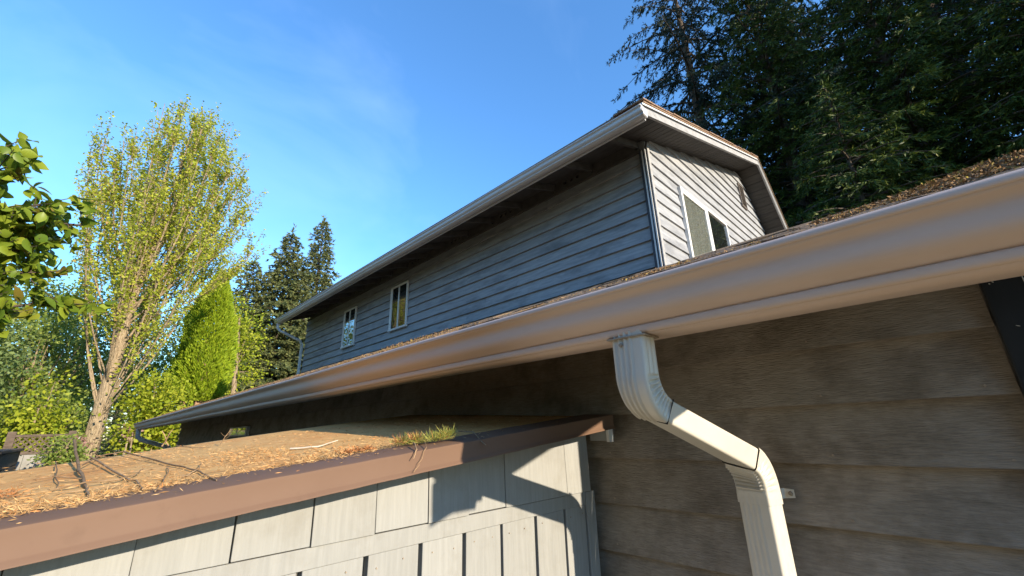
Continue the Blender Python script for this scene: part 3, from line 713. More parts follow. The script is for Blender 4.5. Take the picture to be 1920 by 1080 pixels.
twig([rp(-1.521, .033, .006), rp(-1.806, .078, .004), rp(-1.859, .133, .004)], .0024, .0014, 'faint side twig near the back of the shed roof')
twig([rp(-1.791, .067, .004), rp(-1.67, .101, .003), rp(-1.638, .148, .003), rp(-1.666, .209, .003)], .0016, .001, 'thin looping twig at the back edge of the shed roof')
twig([rp(-1.868, .26, .003), rp(-1.677, .274, .003), rp(-1.61, .309, .004)], .0018, .001, 'thin twig at the back near the crossed pair')
twig([rp(-1.367, -.036, .003), rp(-1.40, 0, .003), rp(-1.449, .041, .003)], .0018, .0012, 'short twig at the left end of the shed roof')
twig([rp(-1.033, .162, .003), rp(-1.085, .196, .008), rp(-1.224, .224, .004)], .0016, .0009, 'wiry forked twig in the middle of the roof', side=[(5, (.2, .6, .3), .04)])
twig([rp(-1.697, .35, .002), rp(-1.70, .372, .045)], .0022, .0009, 'small dead frond sticking up by the shadow line', side=[(1, (0, .8, .6), .025), (2, (0, .8, .6), .022), (2, (0, -.8, .6), .018), (3, (0, .7, .7), .016)])
twig([rp(-1.00, .775, .010), rp(-.90, .745, .014), rp(-.83, .728, -.012)], .0026, .0018, 'stub of stick poking over the edge beside the green sprig')
twig([rp(-.91, .575, .010), rp(-.85, .545, .004), rp(-.838, .530, -.012)], .0022, .0014, 'dark stick hanging over the brown edge under the sprig')
twig([rp(-.92, .61, .008), rp(-.850, .570, .004), rp(-.845, .548, -.024), rp(-.842, .535, -.040)], .0012, .0008, 'long needle-thin stem curving down the brown drip edge')

def cloud_mesh(name, C, D, S, Lg, Wd, mid=.45):
    """N pointed leaves: base C, direction D, side vector S (N,3); length Lg and width Wd (N,)"""
    N_ = len(C); D = D / (np.linalg.norm(D, axis=1, keepdims=True) + 1e-9)
    S = S - D * (S * D).sum(1, keepdims=True); S = S / (np.linalg.norm(S, axis=1, keepdims=True) + 1e-9)
    Lg = np.broadcast_to(np.asarray(Lg, float), (N_,))[:, None]; Wd = np.broadcast_to(np.asarray(Wd, float), (N_,))[:, None]
    V = np.empty((N_, 4, 3)); V[:, 0] = C; V[:, 1] = C + D * Lg * mid + S * Wd * .5; V[:, 2] = C + D * Lg; V[:, 3] = C + D * Lg * mid - S * Wd * .5
    me = bpy.data.meshes.new(name); me.vertices.add(N_ * 4); me.vertices.foreach_set('co', V.reshape(-1).astype(np.float32))
    me.loops.add(N_ * 4); me.loops.foreach_set('vertex_index', np.arange(N_ * 4, dtype=np.int32))
    me.polygons.add(N_); me.polygons.foreach_set('loop_start', np.arange(0, N_ * 4, 4, dtype=np.int32))
    me.update(calc_edges=True); me.validate(); return me
def rdir(R, n): a = R.normal(size=(n, 3)); return a / np.linalg.norm(a, axis=1, keepdims=True)

R = np.random.default_rng(11)
# needle litter on the shed roof
Cs, Ds = [], []
def scatter(n, xr, yr, zr=.004, flat=.18):
    x = R.uniform(*xr, n); y = R.uniform(*yr, n)
    Cs.append(np.stack([x, y, -.095 + .099 * y + TX * (XFA - x) + R.uniform(.0005, zr, n)], 1)); d = rdir(R, n); d[:, 2] *= flat; Ds.append(d)
def heap(n, x, y, sx, sy, h):
    a = R.normal(size=n); b = R.normal(size=n); xx = np.minimum(x + a * sx, XFA - .09 + R.normal(size=n) * .012); yy = y + b * sy
    zz = -.095 + .099 * yy + TX * (XFA - xx) + h * np.exp(-(a * a + b * b) / 2) * R.random(n) + .001
    Cs.append(np.stack([xx, yy, zz], 1)); d = rdir(R, n); d[:, 2] *= .45; Ds.append(d)
scatter(2200, (-1.85, XFA - .11), (-.30, 1.3), .003, .12); scatter(1500, (-1.3, XFA - .10), (-.2, .7), .003, .15); scatter(1600, (-1.01, XFA - .10), (-.2, .72), .005, .3); scatter(160, (-.96, XFA - .01), (-.2, 1.2), .006, .2)
heap(800, -1.00, -.06, .06, .04, .009); heap(500, -.92, -.02, .02, .05, .010); heap(700, -.96, .07, .035, .07, .007); heap(350, -1.05, .12, .06, .05, .005)
heap(900, -1.28, .33, .10, .05, .010); heap(500, -1.14, .30, .07, .05, .006); heap(500, -.98, .38, .035, .06, .007); heap(400, -1.05, .47, .05, .05, .006); heap(260, -1.6, .15, .15, .07, .006)
C = np.concatenate(Cs); D = np.concatenate(Ds); n = len(C)
me = cloud_mesh('needle_litter', C, D, rdir(R, n), R.uniform(.006, .018, n), R.uniform(.0008, .0018, n)); me.materials.append(MT['litter'])
obj('needle_litter', me, 'litter', kind='stuff', label='brown dry needle litter strewn over the tan shed roof', cat='litter').scale = (KS, KS, KS)
def clump(name, label, cat, pts, n, spread, ln, wd, material, up=.6):
    cc = []; dd = []
    for (x, y, h) in pts:
        b = rp(x, y, h); k = n // len(pts); o_ = R.normal(size=(k, 3)) * np.array([spread, spread, spread * .6]); o_[:, 2] = np.abs(o_[:, 2])
        cc.append(np.array(b) + o_ * .5); d = rdir(R, k) + o_ / spread * .35; d[:, 2] = np.abs(d[:, 2]) * up + .1; dd.append(d)
    C_ = np.concatenate(cc); D_2 = np.concatenate(dd)
    me = cloud_mesh(name, C_, D_2, rdir(R, len(C_)), R.uniform(ln * .6, ln * 1.2, len(C_)), wd); me.materials.append(MT[material])
    o = obj(name, me, material, label=label, cat=cat); o.scale = (KS, KS, KS); return o
clump('conifer_sprig', 'green and straw coloured conifer sprig lying on the brown roof edge', 'sprig', [(-.955, .575, .003), (-.935, .60, .003), (-.915, .63, .004), (-.905, .655, .006), (-.912, .672, .009)], 800, .017, .026, .0013, 'sprig', 1.0)
clump('dead_sprig', 'orange dead needles at the left end of the green sprig', 'sprig', [(-.960, .568, .007), (-.945, .60, .011)], 190, .013, .020, .0015, 'orange_bits', 1.0)
clump('needle_clump', 'small orange clump of dead needles at the edge of the shade', 'needles', [(-.985, .445, .002), (-.98, .47, .003), (-.975, .495, .003)], 260, .012, .012, .0022, 'orange_bits', .5)
clump('needle_clump', 'orange dead needles heaped in the corner at the left end of the roof', 'needles', [(-1.15, -.060, .002), (-1.17, -.065, .002), (-1.13, -.055, .002)], 170, .020, .014, .0016, 'orange_bits', .25)

# granules, moss and needles along the edge of the lower roof
Cs, Ds = [], []
n = 42000; x = XF + (XE - XF) * (1 - R.random(n) ** 1.8 * 1.0); y = .80 + np.abs(R.normal(size=n)) * .16
hmp = .006 + .012 * (np.sin(x * 5.3) * np.sin(x * 2.1 + 1) + np.sin(x * 11.7) * .5).clip(0) + .010 * (x > -.1)
z = .285 + .396 * (y - .8) + .010 + hmp * R.random(n)
C = np.stack([x, y, z], 1); d = rdir(R, n); d[:, 2] *= .6
me = cloud_mesh('roof_litter', C, d, rdir(R, n), R.uniform(.003, .009, n), R.uniform(.0015, .004, n)); me.materials.append(MT['litter_roof'])
obj('roof_litter', me, 'litter_roof', kind='stuff', label='brown granules needles and moss along the low roof edge', cat='litter')

# ================================================================== YARD BEYOND THE SHED
lf = empty('lattice_fence', (-11.2, -.4, GZ), label='dark weathered lattice fence panel beyond the shed', cat='fence')
for y_ in (-.70, .02):
    part('post', MB().box(-11.26, -11.16, y_ - .05, y_ + .05, GZ, .20), 'fence_wood', lf)
part('rail', MB().box(-11.24, -11.19, -.65, -.03, .11, .15), 'fence_wood', lf); part('rail', MB().box(-11.24, -11.19, -.65, -.03, -.17, -.13), 'fence_wood', lf)
for k in range(12):
    for sgn in (1, -1):
        yc = -.90 + k * .085 - (.0 if sgn > 0 else -.0); x = -11.225 + (.010 if sgn > 0 else 0)
        za, zb = -.13, .11; ya = yc if sgn > 0 else yc + .24; yb = yc + .24 if sgn > 0 else yc
        def clip(ya, za, yb, zb, lo=-.65, hi=-.03):
            def cut(y, z, y2, z2, lim): t_ = (lim - y) / (y2 - y); return lim, z + (z2 - z) * t_
            if max(ya, yb) < lo or min(ya, yb) > hi: return None
            if ya < lo: ya, za = cut(ya, za, yb, zb, lo)
            if yb < lo: yb, zb = cut(yb, zb, ya, za, lo)
            if ya > hi: ya, za = cut(ya, za, yb, zb, hi)
            if yb > hi: yb, zb = cut(yb, zb, ya, za, hi)
            return ya, za, yb, zb
        r_ = clip(ya, za, yb, zb)
        if r_ and abs(r_[0] - r_[2]) > .02:
            ya, za, yb, zb = r_; wv = .013
            part('lattice_strip', MB().hexa([(x, ya - wv, za), (x, ya + wv, za), (x, yb + wv, zb), (x, yb - wv, zb)], [(x + .008, ya - wv, za), (x + .008, ya + wv, za), (x + .008, yb + wv, zb), (x + .008, yb - wv, zb)]), 'fence_wood', lf)
for k in range(4):
    part('panel', MB().box(-11.22, -11.18, -.64 + k * .152, -.64 + k * .152 + .149, GZ, -.175), 'panel', lf, .004)
# raised timber planter edge left of it
pl = empty('timber_retaining_wall', (-9.0, -.7, GZ), label='brown timber retaining wall at the left edge of the view', cat='wall')
for k in range(5):
    part('timber', MB().box(-10.4, -7.2, -.80, -.50, -.10 - .2 * (k + 1) + .006, -.10 - .2 * k), 'fence_wood', pl, .01)
part('cap_board', MB().box(-10.5, -7.1, -.84, -.47, -.098, -.062), 'fence_wood', pl, .008)

# ================================================================== TREES
def curve(p0, p1, bend, n=7):
    p0, p1, bend = Vector(p0), Vector(p1), Vector(bend); c_ = (p0 + p1) / 2 + bend
    return [tuple(p0 * (1 - t) ** 2 + c_ * 2 * t * (1 - t) + p1 * t * t) for t in [i / (n - 1) for i in range(n)]]

def finish(root, trunk_mb, bark, leaves, leafm):
    part('trunk', trunk_mb, bark, root)
    C_, D_2, S_, l_, w_ = [np.concatenate([a[i] for a in leaves]) for i in range(5)]
    me = cloud_mesh('crown', C_, D_2, S_, l_, w_); me.materials.append(MT[leafm]); part('crown', me, leafm, root)

def ascending_tree(name, label, base, fork_z, crown_c, crown_r, limbs, seed, bark, leafm, leaf=(.075, .055), twigs=20, per=12, low=0.0):
    """vase-shaped broadleaf: many limbs sweep up from a short trunk, leafy twigs on each"""
    R = np.random.default_rng(seed); rr = random.Random(seed); root = empty(name, base, label=label, cat='tree', group='trees beyond the shed')
    q = MB(); bx, by, bz = base; cx, cy, cz = crown_c
    top = (bx + .1, by + .10, fork_z); q.tube(curve(base, top, (0, .05, 0), 8), [.18, .17, .16, .15, .135, .115, .09, .06], 10)
    lv = []
    for i in range(limbs):
        h = rr.uniform(.42, 1.0) if i > 4 else rr.uniform(.8, 1)
        s0 = Vector(base).lerp(Vector(top), h)
        a = i * 2.399 + rr.uniform(-.3, .3); rad = math.sqrt((i + .5) / limbs) * rr.uniform(.8, 1.08)
        zt_ = cz + crown_r[2] * math.sqrt(max(.03, 1 - min(1, rad) ** 2)) * rr.uniform(.86, 1.05) - low * rr.random() * rad
        e = Vector((cx + crown_r[0] * rad * math.cos(a), cy + crown_r[1] * rad * math.sin(a), zt_))
        out_ = Vector((e.x - s0.x, e.y - s0.y, 0)) * .28; out_.z = -.12 * (e.z - s0.z)
        P = curve(s0, e, out_, 12); r0 = .019 * rr.uniform(.6, 1.2) + (.040 if i < 4 else 0)
        q.tube(P, [r0 * (1 - k / 12.5) + .004 for k in range(12)], 6)
        Pn = np.array(P); dirs = np.gradient(Pn, axis=0); dirs /= np.linalg.norm(dirs, axis=1, keepdims=True)
        for k in range(twigs):
            t_ = R.uniform(.18, 1.0) ** .8; ii = min(11, int(t_ * 11)); p = Pn[ii]
            d = dirs[ii] * .9 + rdir(R, 1)[0] * .42 + np.array([0, 0, .45]); d /= np.linalg.norm(d); ln = R.uniform(.40, 1.0)
            q.tube([p, p + d * ln * .5, p + d * ln + np.array([0, 0, .05])], [.006, .004, .002], 4, False)
            m_ = per; tt = R.uniform(.25, 1.06, m_)[:, None]
            c_ = p + d * ln * tt + R.normal(size=(m_, 3)) * .040
            dd = rdir(R, m_); dd[:, 2] = dd[:, 2] * .5 - .10; sv = rdir(R, m_)
            sv[:, 2] *= .6
            lv.append((c_, dd, sv, R.uniform(.65, 1.25, m_) * leaf[0], R.uniform(.65, 1.2, m_) * leaf[1]))
    finish(root, q, bark, lv, leafm); return root

ascending_tree('maple_tree', 'tall airy yellow-green tree with upswept limbs and pale trunk', (-13.0, .28, GZ), 3.6, (-13.0, .72, 5.0), (2.0, 1.95, 4.15), 62, 4, 'bark', 'leaf_maple', (.066, .050), 24, 38, 2.2)

def bushy(name, label, base, centre, rad, seed, bark, leafm, clusters=110, per=60, leaf=(.12, .08), cl=.30, cat='tree', stems=1, group=None, flat=.55):
    R = np.random.default_rng(seed); rr = random.Random(seed); root = empty(name, base, label=label, cat=cat)
    if group: root['group'] = group
    q = MB(); b = np.array(base, float); c0 = np.array(centre, float); rd = np.array(rad, float); lv = []
    for s_ in range(stems):
        st = b + np.array([rr.uniform(-.3, .3), rr.uniform(-.3, .3), 0]) * (stems > 1)
        tp = c0 + np.array([rr.uniform(-.4, .4) * rd[0], rr.uniform(-.4, .4) * rd[1], rd[2] * .5])
        r0 = .02 + .022 * (tp[2] - st[2]) / (1 + .6 * (stems - 1)) ; q.tube(curve(st, tp, (rr.uniform(-.2, .2), rr.uniform(-.2, .2), 0), 8), [r0 * (1 - k / 9) for k in range(8)], 7)
    for k in range(clusters):
        d = rdir(R, 1)[0]; rr_ = R.random() ** .38; lump = 1 + .22 * math.sin(d[0] * 5 + seed) * math.sin(d[1] * 4 + d[2] * 5)
        c_ = c0 + d * rd * rr_ * lump
        root_p = c0 + (c_ - c0) * .15 + np.array([0, 0, -.35 * rd[2]])
        if k % 2 == 0: q.tube([root_p, (root_p + c_) / 2 + np.array([0, 0, .06]), c_], [.018, .012, .005], 4, False)
        m_ = per; o_ = R.normal(size=(m_, 3)) * cl * np.array([1, 1, .6]); dd = rdir(R, m_) + o_ * .8 / cl * .3; dd[:, 2] -= .25
        sv = rdir(R, m_); sv[:, 2] *= flat
        lv.append((c_ + o_, dd, sv, R.uniform(.6, 1.25, m_) * leaf[0], R.uniform(.65, 1.2, m_) * leaf[1]))
    finish(root, q, bark, lv, leafm); return root

G2 = 'broadleaf trees and shrubs beyond the shed'
# lime leaves low around the big tree
bushy('vine_maple', 'bright lime green maple sapling right of the pale trunk', (-12.0, 1.15, GZ), (-12.0, 1.18, .50), (.55, .42, .9), 61, 'bark', 'leaf_lime', 70, 80, (.08, .062), .17, stems=3, group=G2)
bushy('vine_maple', 'loose yellow-green maple behind the trimmed evergreen', (-19.5, 4.3, GZ), (-19.5, 4.0, 3.4), (.8, .75, 2.3), 62, 'bark', 'leaf_lime', 60, 60, (.11, .085), .24, group=G2)
bushy('shrub', 'tall mid-green shrub left of the pale trunk', (-16.0, -1.0, GZ), (-16.0, -1.0, 1.2), (1.4, 1.3, 2.6), 63, 'bark', 'leaf_shrub', 140, 110, (.095, .062), .26, 'shrub', 3, G2)
bushy('shrub', 'blue-green shrub at the far left edge behind the lattice fence', (-14.0, -2.3, GZ), (-14.0, -2.2, .9), (1.2, 1.2, 2.4), 64, 'bark_dark', 'leaf_shade', 130, 110, (.09, .06), .25, 'shrub', 3, G2)
bushy('shrub', 'low sunny shrub just behind the lattice fence', (-13.4, -.5, GZ), (-13.4, -.55, -.1), (.8, 1.0, 1.1), 65, 'bark', 'leaf_shrub', 100, 90, (.08, .055), .20, 'shrub', 3, G2)
bushy('broadleaf_tree', 'sunlit green tree filling the gap behind the big pale trunk', (-22.0, -.2, GZ), (-22.0, -.3, 3.0), (2.2, 2.3, 3.2), 66, 'bark', 'leaf_shrub', 170, 100, (.125, .085), .38, group=G2)
bushy('broadleaf_tree', 'yellow-green tree behind the near branches at left', (-20.0, -3.6, GZ), (-20.0, -3.6, 3.4), (2.0, 2.1, 3.6), 67, 'bark', 'leaf_shade', 170, 100, (.125, .085), .38, group=G2)
bushy('broadleaf_tree', 'dim green tree low behind the trimmed evergreen and the trunk', (-23.0, 3.0, GZ), (-23.0, 3.0, 2.4), (2.2, 2.0, 3.6), 68, 'bark_dark', 'leaf_shrub', 150, 90, (.125, .085), .38, group=G2)
bushy('flowering_shrub', 'low shrub with dusty pink blossom at the foot of the pale trunk', (-11.6, .22, GZ), (-11.6, .10, -.02), (.16, .16, .14), 69, 'bark', 'flower', 9, 16, (.055, .04), .05, 'shrub', 2, 'pink flowering shrubs')
bushy('flowering_shrub', 'pink flowering shrub by the far end of the low gutter', (-11.6, 1.05, GZ), (-11.6, .88, .06), (.18, .18, .20), 70, 'bark', 'flower', 9, 16, (.055, .04), .05, 'shrub', 2, 'pink flowering shrubs')
bushy('shrub', 'small leafy shrub tucked under the far end of the low gutter', (-12.6, 1.5, GZ), (-12.6, 1.55, -.5), (.7, .8, .9), 71, 'bark', 'leaf_shrub', 80, 50, (.11, .08), .18, 'shrub', 3, G2)

bushy('vine_maple', 'yellow-green maple leaves in a small clump left of the pale trunk', (-12.6, -.55, GZ), (-12.6, -.50, .30), (.45, .30, .9), 72, 'bark', 'leaf_lime', 34, 60, (.08, .062), .18, stems=3, group=G2)
bushy('shrub', 'small leafy shrub growing in front of the lattice fence', (-10.7, .02, GZ), (-10.7, .0, -.16), (.25, .22, .26), 73, 'bark', 'leaf_shrub', 30, 50, (.06, .042), .09, 'shrub', 2, G2)
# trimmed arborvitae
def arborvitae(label, base, zlow, ztop, rmax, seed):
    R = np.random.default_rng(seed); root = empty('arborvitae', base, label=label, cat='tree'); q = MB(); bx, by, bz = base
    for k in range(5):
        a = k * 1.3; q.tube([(bx + .30 * math.cos(a), by + .42 * math.sin(a), bz), (bx + .26 * math.cos(a), by + .4 * math.sin(a), zlow + .5), (bx, by, zlow + 2.2)], [.09, .07, .03], 7)
    n = 42000; t_ = R.random(n) ** 1.25; z = zlow + (ztop - zlow) * t_
    a = R.uniform(0, 2 * np.pi, n); prof_ = np.interp(t_, [0, .06, .25, .55, .8, .93, 1], [.62, .95, 1.0, .86, .52, .24, .03])
    lump = 1 + .10 * np.sin(a * 3 + t_ * 9) + .07 * np.sin(a * 7 - t_ * 21) + .06 * np.sin(a * 13 + t_ * 37)
    r_ = rmax * prof_ * lump * np.where(R.random(n) < .8, R.uniform(.86, 1.03, n), R.uniform(.45, .9, n))
    C_ = np.stack([bx + r_ * np.cos(a), by + r_ * np.sin(a), z], 1)
    D_2 = np.stack([np.cos(a) * .55, np.sin(a) * .55, np.full(n, .75)], 1) + R.normal(size=(n, 3)) * .28
    S_ = np.stack([np.cos(a), np.sin(a), np.zeros(n)], 1) * .6 + R.normal(size=(n, 3)) * .6
    finish(root, q, 'bark_red', [(C_, D_2, S_, R.uniform(.08, .17, n), R.uniform(.022, .045, n))], 'arbor')
arborvitae('bright green trimmed pointed evergreen behind the low gutter', (-16.8, 2.60, GZ), 1.10, 5.45, .74, 77)

def conifer(name, label, base, height, radius, seed, bark, needle, h0=.08, branches=150, sec=.16, nl=.16, nw=.045, droop=.25, rise=.15, group=None, hang=.3, per=9, power=.8, lean=(0, 0), taper=.02, lat=.42):
    """trunk, whorled limbs with side twigs, needles in narrow tufts; limbs sag by 'droop', twigs hang by 'hang'"""
    R = np.random.default_rng(seed); root = empty(name, base, label=label, cat='tree')
    if group: root['group'] = group
    q = MB(); b = np.array(base, float); H = height; lv = []
    q.tube([(b[0] + lean[0] * t, b[1] + lean[1] * t, b[2] + H * t) for t in [i / 9 for i in range(10)]], [max(.015, H * taper * (1 - t)) for t in [i / 9 for i in range(10)]], 8)
    for i in range(branches):
        h = h0 + (1 - h0) * ((i + R.random()) / branches) ** .9; a = i * 2.399963 + R.uniform(-.35, .35)
        Lb = radius * ((1 - h) ** power) * R.uniform(.62, 1.12) + .12
        d = np.array([math.cos(a), math.sin(a), 0.]); sd = np.array([-d[1], d[0], 0.])
        p0 = b + np.array([lean[0] * h, lean[1] * h, H * h])
        tt = np.linspace(0, 1, 7); rs = rise + R.uniform(-.1, .1); dr = droop * R.uniform(.7, 1.3)
        P = p0 + d * (Lb * tt)[:, None] + np.array([0, 0, 1.]) * (Lb * (rs * tt - dr * tt ** 2))[:, None] + sd * (Lb * .06 * R.normal() * tt ** 2)[:, None]
        rb = .012 + .012 * Lb
        q.tube(P, [rb * (1 - t) + .004 for t in tt], 4, False)
        ns_ = max(4, int(Lb / sec)); ts = R.uniform(.12, 1.0, ns_); base_p = np.stack([np.interp(ts, tt, P[:, k]) for k in range(3)], 1)
        side = np.where(np.arange(ns_) % 2 == 0, 1., -1.)
        l2 = (lat * Lb * (1 - ts) ** .8 + .14) * R.uniform(.6, 1.15, ns_); l2 = np.minimum(l2, 1.1)
        d2 = d * .62 + sd * side[:, None] * .8 + R.normal(size=(ns_, 3)) * .14; d2[:, 2] -= hang * R.uniform(.3, 1.4, ns_)
        d2 /= np.linalg.norm(d2, axis=1, keepdims=True)
        cnt = np.maximum(3, (l2 / .1 * per / 4).astype(int)); idx = np.repeat(np.arange(ns_), cnt); n = len(idx); u = R.random(n)
        c_ = base_p[idx] + d2[idx] * (l2[idx] * u)[:, None]; c_[:, 2] -= hang * .35 * l2[idx] * u ** 2
        dd = d2[idx] * 1.0 + R.normal(size=(n, 3)) * .42; dd[:, 2] += -hang * .3 + .08
        lv.append((c_, dd, rdir(R, n), R.uniform(.6, 1.2, n) * nl, R.uniform(.6, 1.2, n) * nw))
    # leader tuft
    n = 40; c_ = b + np.array([lean[0], lean[1], H]) + R.normal(size=(n, 3)) * np.array([.06, .06, .3]); dd = rdir(R, n); dd[:, 2] = np.abs(dd[:, 2]) + .3
    lv.append((c_, dd, rdir(R, n), np.full(n, nl), np.full(n, nw)))
    finish(root, q, bark, lv, needle); return root

G3 = 'conifers standing beyond the far end of the house'
conifer('fir_tree', 'tallest slender fir just left of the far upper eave', (-36.0, 12.4, GZ), 20.6, 4.6, 81, 'bark_dark', 'fir', .12, 240, .22, .32, .10, .30, .22, G3, .3, 15, .7)
conifer('fir_tree', 'broad fir left of the slender one, lit on its right side', (-32.6, 9.0, GZ), 17.0, 5.2, 82, 'bark_dark', 'fir', .10, 260, .21, .30, .10, .30, .22, G3, .3, 15, .7)
conifer('fir_tree', 'shorter olive fir beside the trimmed evergreen', (-33.0, 6.9, GZ), 14.3, 4.0, 83, 'bark_dark', 'fir', .10, 210, .21, .30, .10, .30, .22, G3, .3, 15, .7)
conifer('fir_tree', 'fir low behind the trimmed evergreen', (-30.0, 11.0, GZ), 9.6, 4.0, 84, 'bark_dark', 'fir', .05, 200, .21, .30, .10, .28, .2, G3, .3, 15, .7)
conifer('fir_tree', 'hazy fir far behind the big airy tree', (-40.0, 2.0, GZ), 14.0, 3.4, 85, 'bark_dark', 'fir', .05, 130, .32, .33, .10, .28, .2, G3)
conifer('fir_tree', 'dim fir far back at the left edge', (-38.0, -5.0, GZ), 12.0, 3.4, 86, 'bark_dark', 'fir', .05, 120, .32, .33, .10, .28, .2, G3)

G4 = 'dark conifers behind the gable'
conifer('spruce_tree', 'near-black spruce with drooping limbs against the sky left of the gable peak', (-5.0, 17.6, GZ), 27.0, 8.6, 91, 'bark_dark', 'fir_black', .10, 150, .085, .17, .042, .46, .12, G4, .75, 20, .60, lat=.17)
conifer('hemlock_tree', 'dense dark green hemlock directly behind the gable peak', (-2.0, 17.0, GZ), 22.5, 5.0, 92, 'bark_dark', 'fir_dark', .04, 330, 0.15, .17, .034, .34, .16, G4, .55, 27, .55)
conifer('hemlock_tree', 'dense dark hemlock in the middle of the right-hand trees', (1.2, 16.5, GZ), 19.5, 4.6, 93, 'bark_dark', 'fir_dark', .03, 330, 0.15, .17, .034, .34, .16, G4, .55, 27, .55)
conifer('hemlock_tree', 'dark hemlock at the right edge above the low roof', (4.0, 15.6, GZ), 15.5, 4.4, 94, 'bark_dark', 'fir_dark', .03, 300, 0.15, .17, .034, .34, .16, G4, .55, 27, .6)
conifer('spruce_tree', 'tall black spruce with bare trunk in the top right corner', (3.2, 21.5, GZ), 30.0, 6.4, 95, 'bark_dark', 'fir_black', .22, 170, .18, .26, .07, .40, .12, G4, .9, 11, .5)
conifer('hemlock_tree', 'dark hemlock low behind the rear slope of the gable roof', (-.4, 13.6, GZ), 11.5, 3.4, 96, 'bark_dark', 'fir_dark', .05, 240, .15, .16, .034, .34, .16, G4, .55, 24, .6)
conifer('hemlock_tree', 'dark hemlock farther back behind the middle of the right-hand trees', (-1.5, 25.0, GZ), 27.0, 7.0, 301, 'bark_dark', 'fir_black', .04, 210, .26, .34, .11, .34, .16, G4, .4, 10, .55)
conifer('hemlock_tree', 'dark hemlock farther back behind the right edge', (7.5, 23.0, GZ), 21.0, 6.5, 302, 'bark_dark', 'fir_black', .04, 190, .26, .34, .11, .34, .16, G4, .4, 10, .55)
# unseen firs added beyond the right edge to keep the sun off the stand
conifer('fir_tree', 'tall fir added beyond the right edge to shade the dark stand', (11.0, 16.5, GZ), 25.0, 5.0, 97, 'bark_dark', 'fir_black', .03, 210, .30, .42, .15, .3, .15, G4, .4, 8, .5)
conifer('fir_tree', 'farther fir added out of view at right to shade the dark stand', (15.0, 20.5, GZ), 28.0, 5.5, 98, 'bark_dark', 'fir_black', .03, 210, .30, .42, .15, .3, .15, G4, .4, 8, .5)

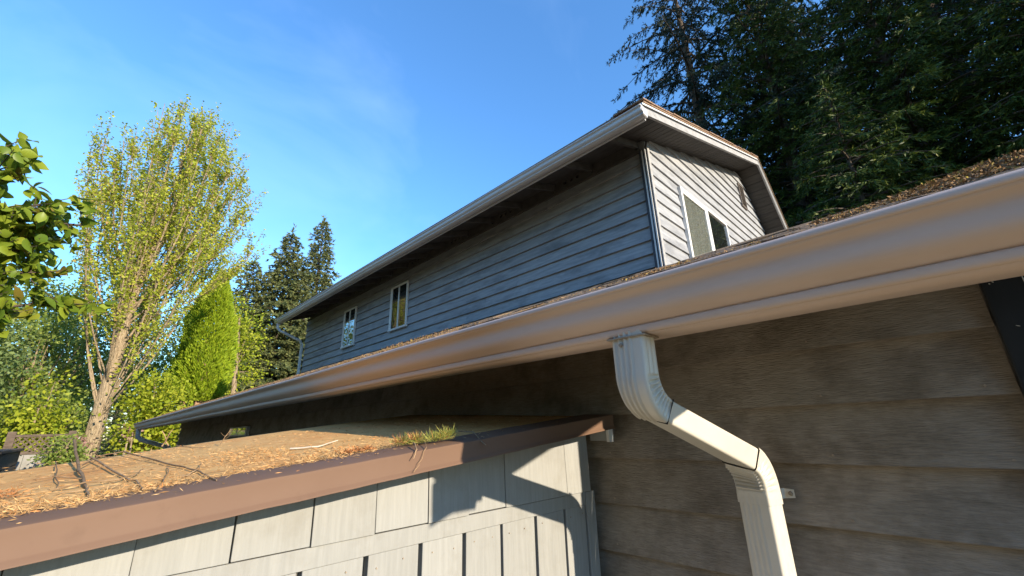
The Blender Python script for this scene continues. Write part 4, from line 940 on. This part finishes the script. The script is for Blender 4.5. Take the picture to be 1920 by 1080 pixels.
# near broadleaf branches at the left edge
def near_tree():
    R = np.random.default_rng(55); rr = random.Random(55)
    root = empty('cherry_tree', (-3.6, -1.75, GZ), label='near leafy branches with broad sunlit leaves reaching in at the left edge', cat='tree'); q = MB(); lv = []
    q.tube([(-3.6, -1.75, GZ), (-3.62, -1.7, -.6), (-3.58, -1.66, .6), (-3.6, -1.7, 1.5), (-3.6, -1.72, 2.2)], [.10, .085, .07, .05, .03], 8)
    ends = [(-3.65, -.20, .80, .020), (-3.60, -.22, 1.30, .018), (-3.75, -.34, 1.15, .014), (-3.5, -.55, 1.50, .014), (-3.55, -.42, 1.05, .016), (-3.7, -.62, .70, .014), (-3.45, -.42, 1.30, .014), (-3.4, -.68, 1.15, .012), (-3.8, -.72, .92, .012), (-3.6, -.66, 1.62, .012),
            (-3.6, -.47, .62, .010), (-3.5, -.52, 1.22, .012), (-3.6, -.35, .95, .012), (-3.55, -.55, .85, .012), (-3.3, -2.4, 1.6, .016), (-4.2, -2.2, 1.2, .016), (-3.2, -1.6, 2.3, .014), (-3.9, -1.9, 2.6, .014), (-3.3, -1.3, .5, .012), (-4.1, -1.2, 1.9, .012), (-3.7, -1.1, 1.0, .012)]
    for (x, y, z, r0) in ends:
        s0 = (-3.6, -1.70, rr.uniform(.3, .5) + (z - .6) * .6)
        P = curve(s0, (x, y, z), (rr.uniform(-.1, .1), 0, rr.uniform(-.08, .12)), 9); q.tube(P, [r0 * (1 - k / 10) + .002 for k in range(9)], 6)
        Pn = np.array(P)
        for k in range(34):
            t_ = R.uniform(.42, 1.03); p = np.array([np.interp(t_, np.linspace(0, 1, 9), Pn[:, j]) for j in range(3)])
            d = rdir(R, 1)[0] + np.array([0, .6, .15]); d /= np.linalg.norm(d); ln = R.uniform(.08, .24)
            q.tube([p, p + d * ln], [.004, .002], 4, False)
            m_ = 10; tt = R.uniform(.1, 1.1, m_)[:, None]; c_ = p + d * ln * tt + R.normal(size=(m_, 3)) * .018
            dd = rdir(R, m_) + np.array([.1, .25, -.55]); sv = rdir(R, m_)
            lv.append((c_, dd, sv, R.uniform(.6, 1.3, m_) * .078, R.uniform(.7, 1.2, m_) * .047))
    # two cards per leaf would read flat: fold every leaf along its midrib
    part('trunk', q, 'bark_dark', root)
    C_, D_2, S_, l_, w_ = [np.concatenate([a[i] for a in lv]) for i in range(5)]
    D_2 = D_2 / np.linalg.norm(D_2, axis=1, keepdims=True); S_ = S_ - D_2 * (S_ * D_2).sum(1, keepdims=True); S_ /= np.linalg.norm(S_, axis=1, keepdims=True); N_ = np.cross(D_2, S_)
    n = len(C_); l1 = l_[:, None]; w1 = w_[:, None]; us = [0, .10, .26, .46, .68, .86, 1.0]; ws = [.03, .26, .44, .50, .38, .17, .0]; V = np.empty((n, 21, 3))
    for k, (u, w2) in enumerate(zip(us, ws)):
        mid = C_ + D_2 * l1 * u - N_ * l1 * (.22 * u * u)
        V[:, k * 3] = mid + S_ * w1 * w2 + N_ * w1 * w2 * .35; V[:, k * 3 + 1] = mid; V[:, k * 3 + 2] = mid - S_ * w1 * w2 + N_ * w1 * w2 * .35
    F = np.array([f_ for k in range(6) for f_ in ((k * 3, k * 3 + 1, k * 3 + 4, k * 3 + 3), (k * 3 + 1, k * 3 + 2, k * 3 + 5, k * 3 + 4))])
    me = bpy.data.meshes.new('crown'); o_ = (np.arange(n) * 21)[:, None, None] + F[None]
    me.from_pydata(V.reshape(-1, 3).tolist(), [], o_.reshape(-1, 4).tolist()); me.polygons.foreach_set('use_smooth', [True] * len(me.polygons)); me.update(); me.materials.append(MT['leaf_near'])
    part('crown', me, 'leaf_near', root)
near_tree()

# unseen conifers added behind the viewer to cut low sky light on the house front
G5 = 'unseen conifers added behind the viewer to block sky light'
for i, (x, y, h, lab) in enumerate(((-13.0, -10.5, 8.6, 'added sky-blocking fir at the far left end of the row behind the viewer'), (-8.2, -9.0, 9.4, 'second added sky-blocking fir of the row behind the viewer'), (-3.6, -9.8, 8.2, 'third added sky-blocking fir of the row behind the viewer'),
                                    (1.0, -9.0, 9.0, 'added sky-blocking fir of the row straight behind the viewer'), (5.4, -10.0, 8.6, 'fifth added sky-blocking fir of the row behind the viewer'), (9.6, -9.2, 9.2, 'added sky-blocking fir at the right end of the row behind the viewer'))):
    conifer('fir_tree', lab, (x, y, GZ), h, 3.6, 200 + i, 'bark_dark', 'fir', .02, 120, .34, .55, .22, .3, .15, G5, .4, 6, .55)
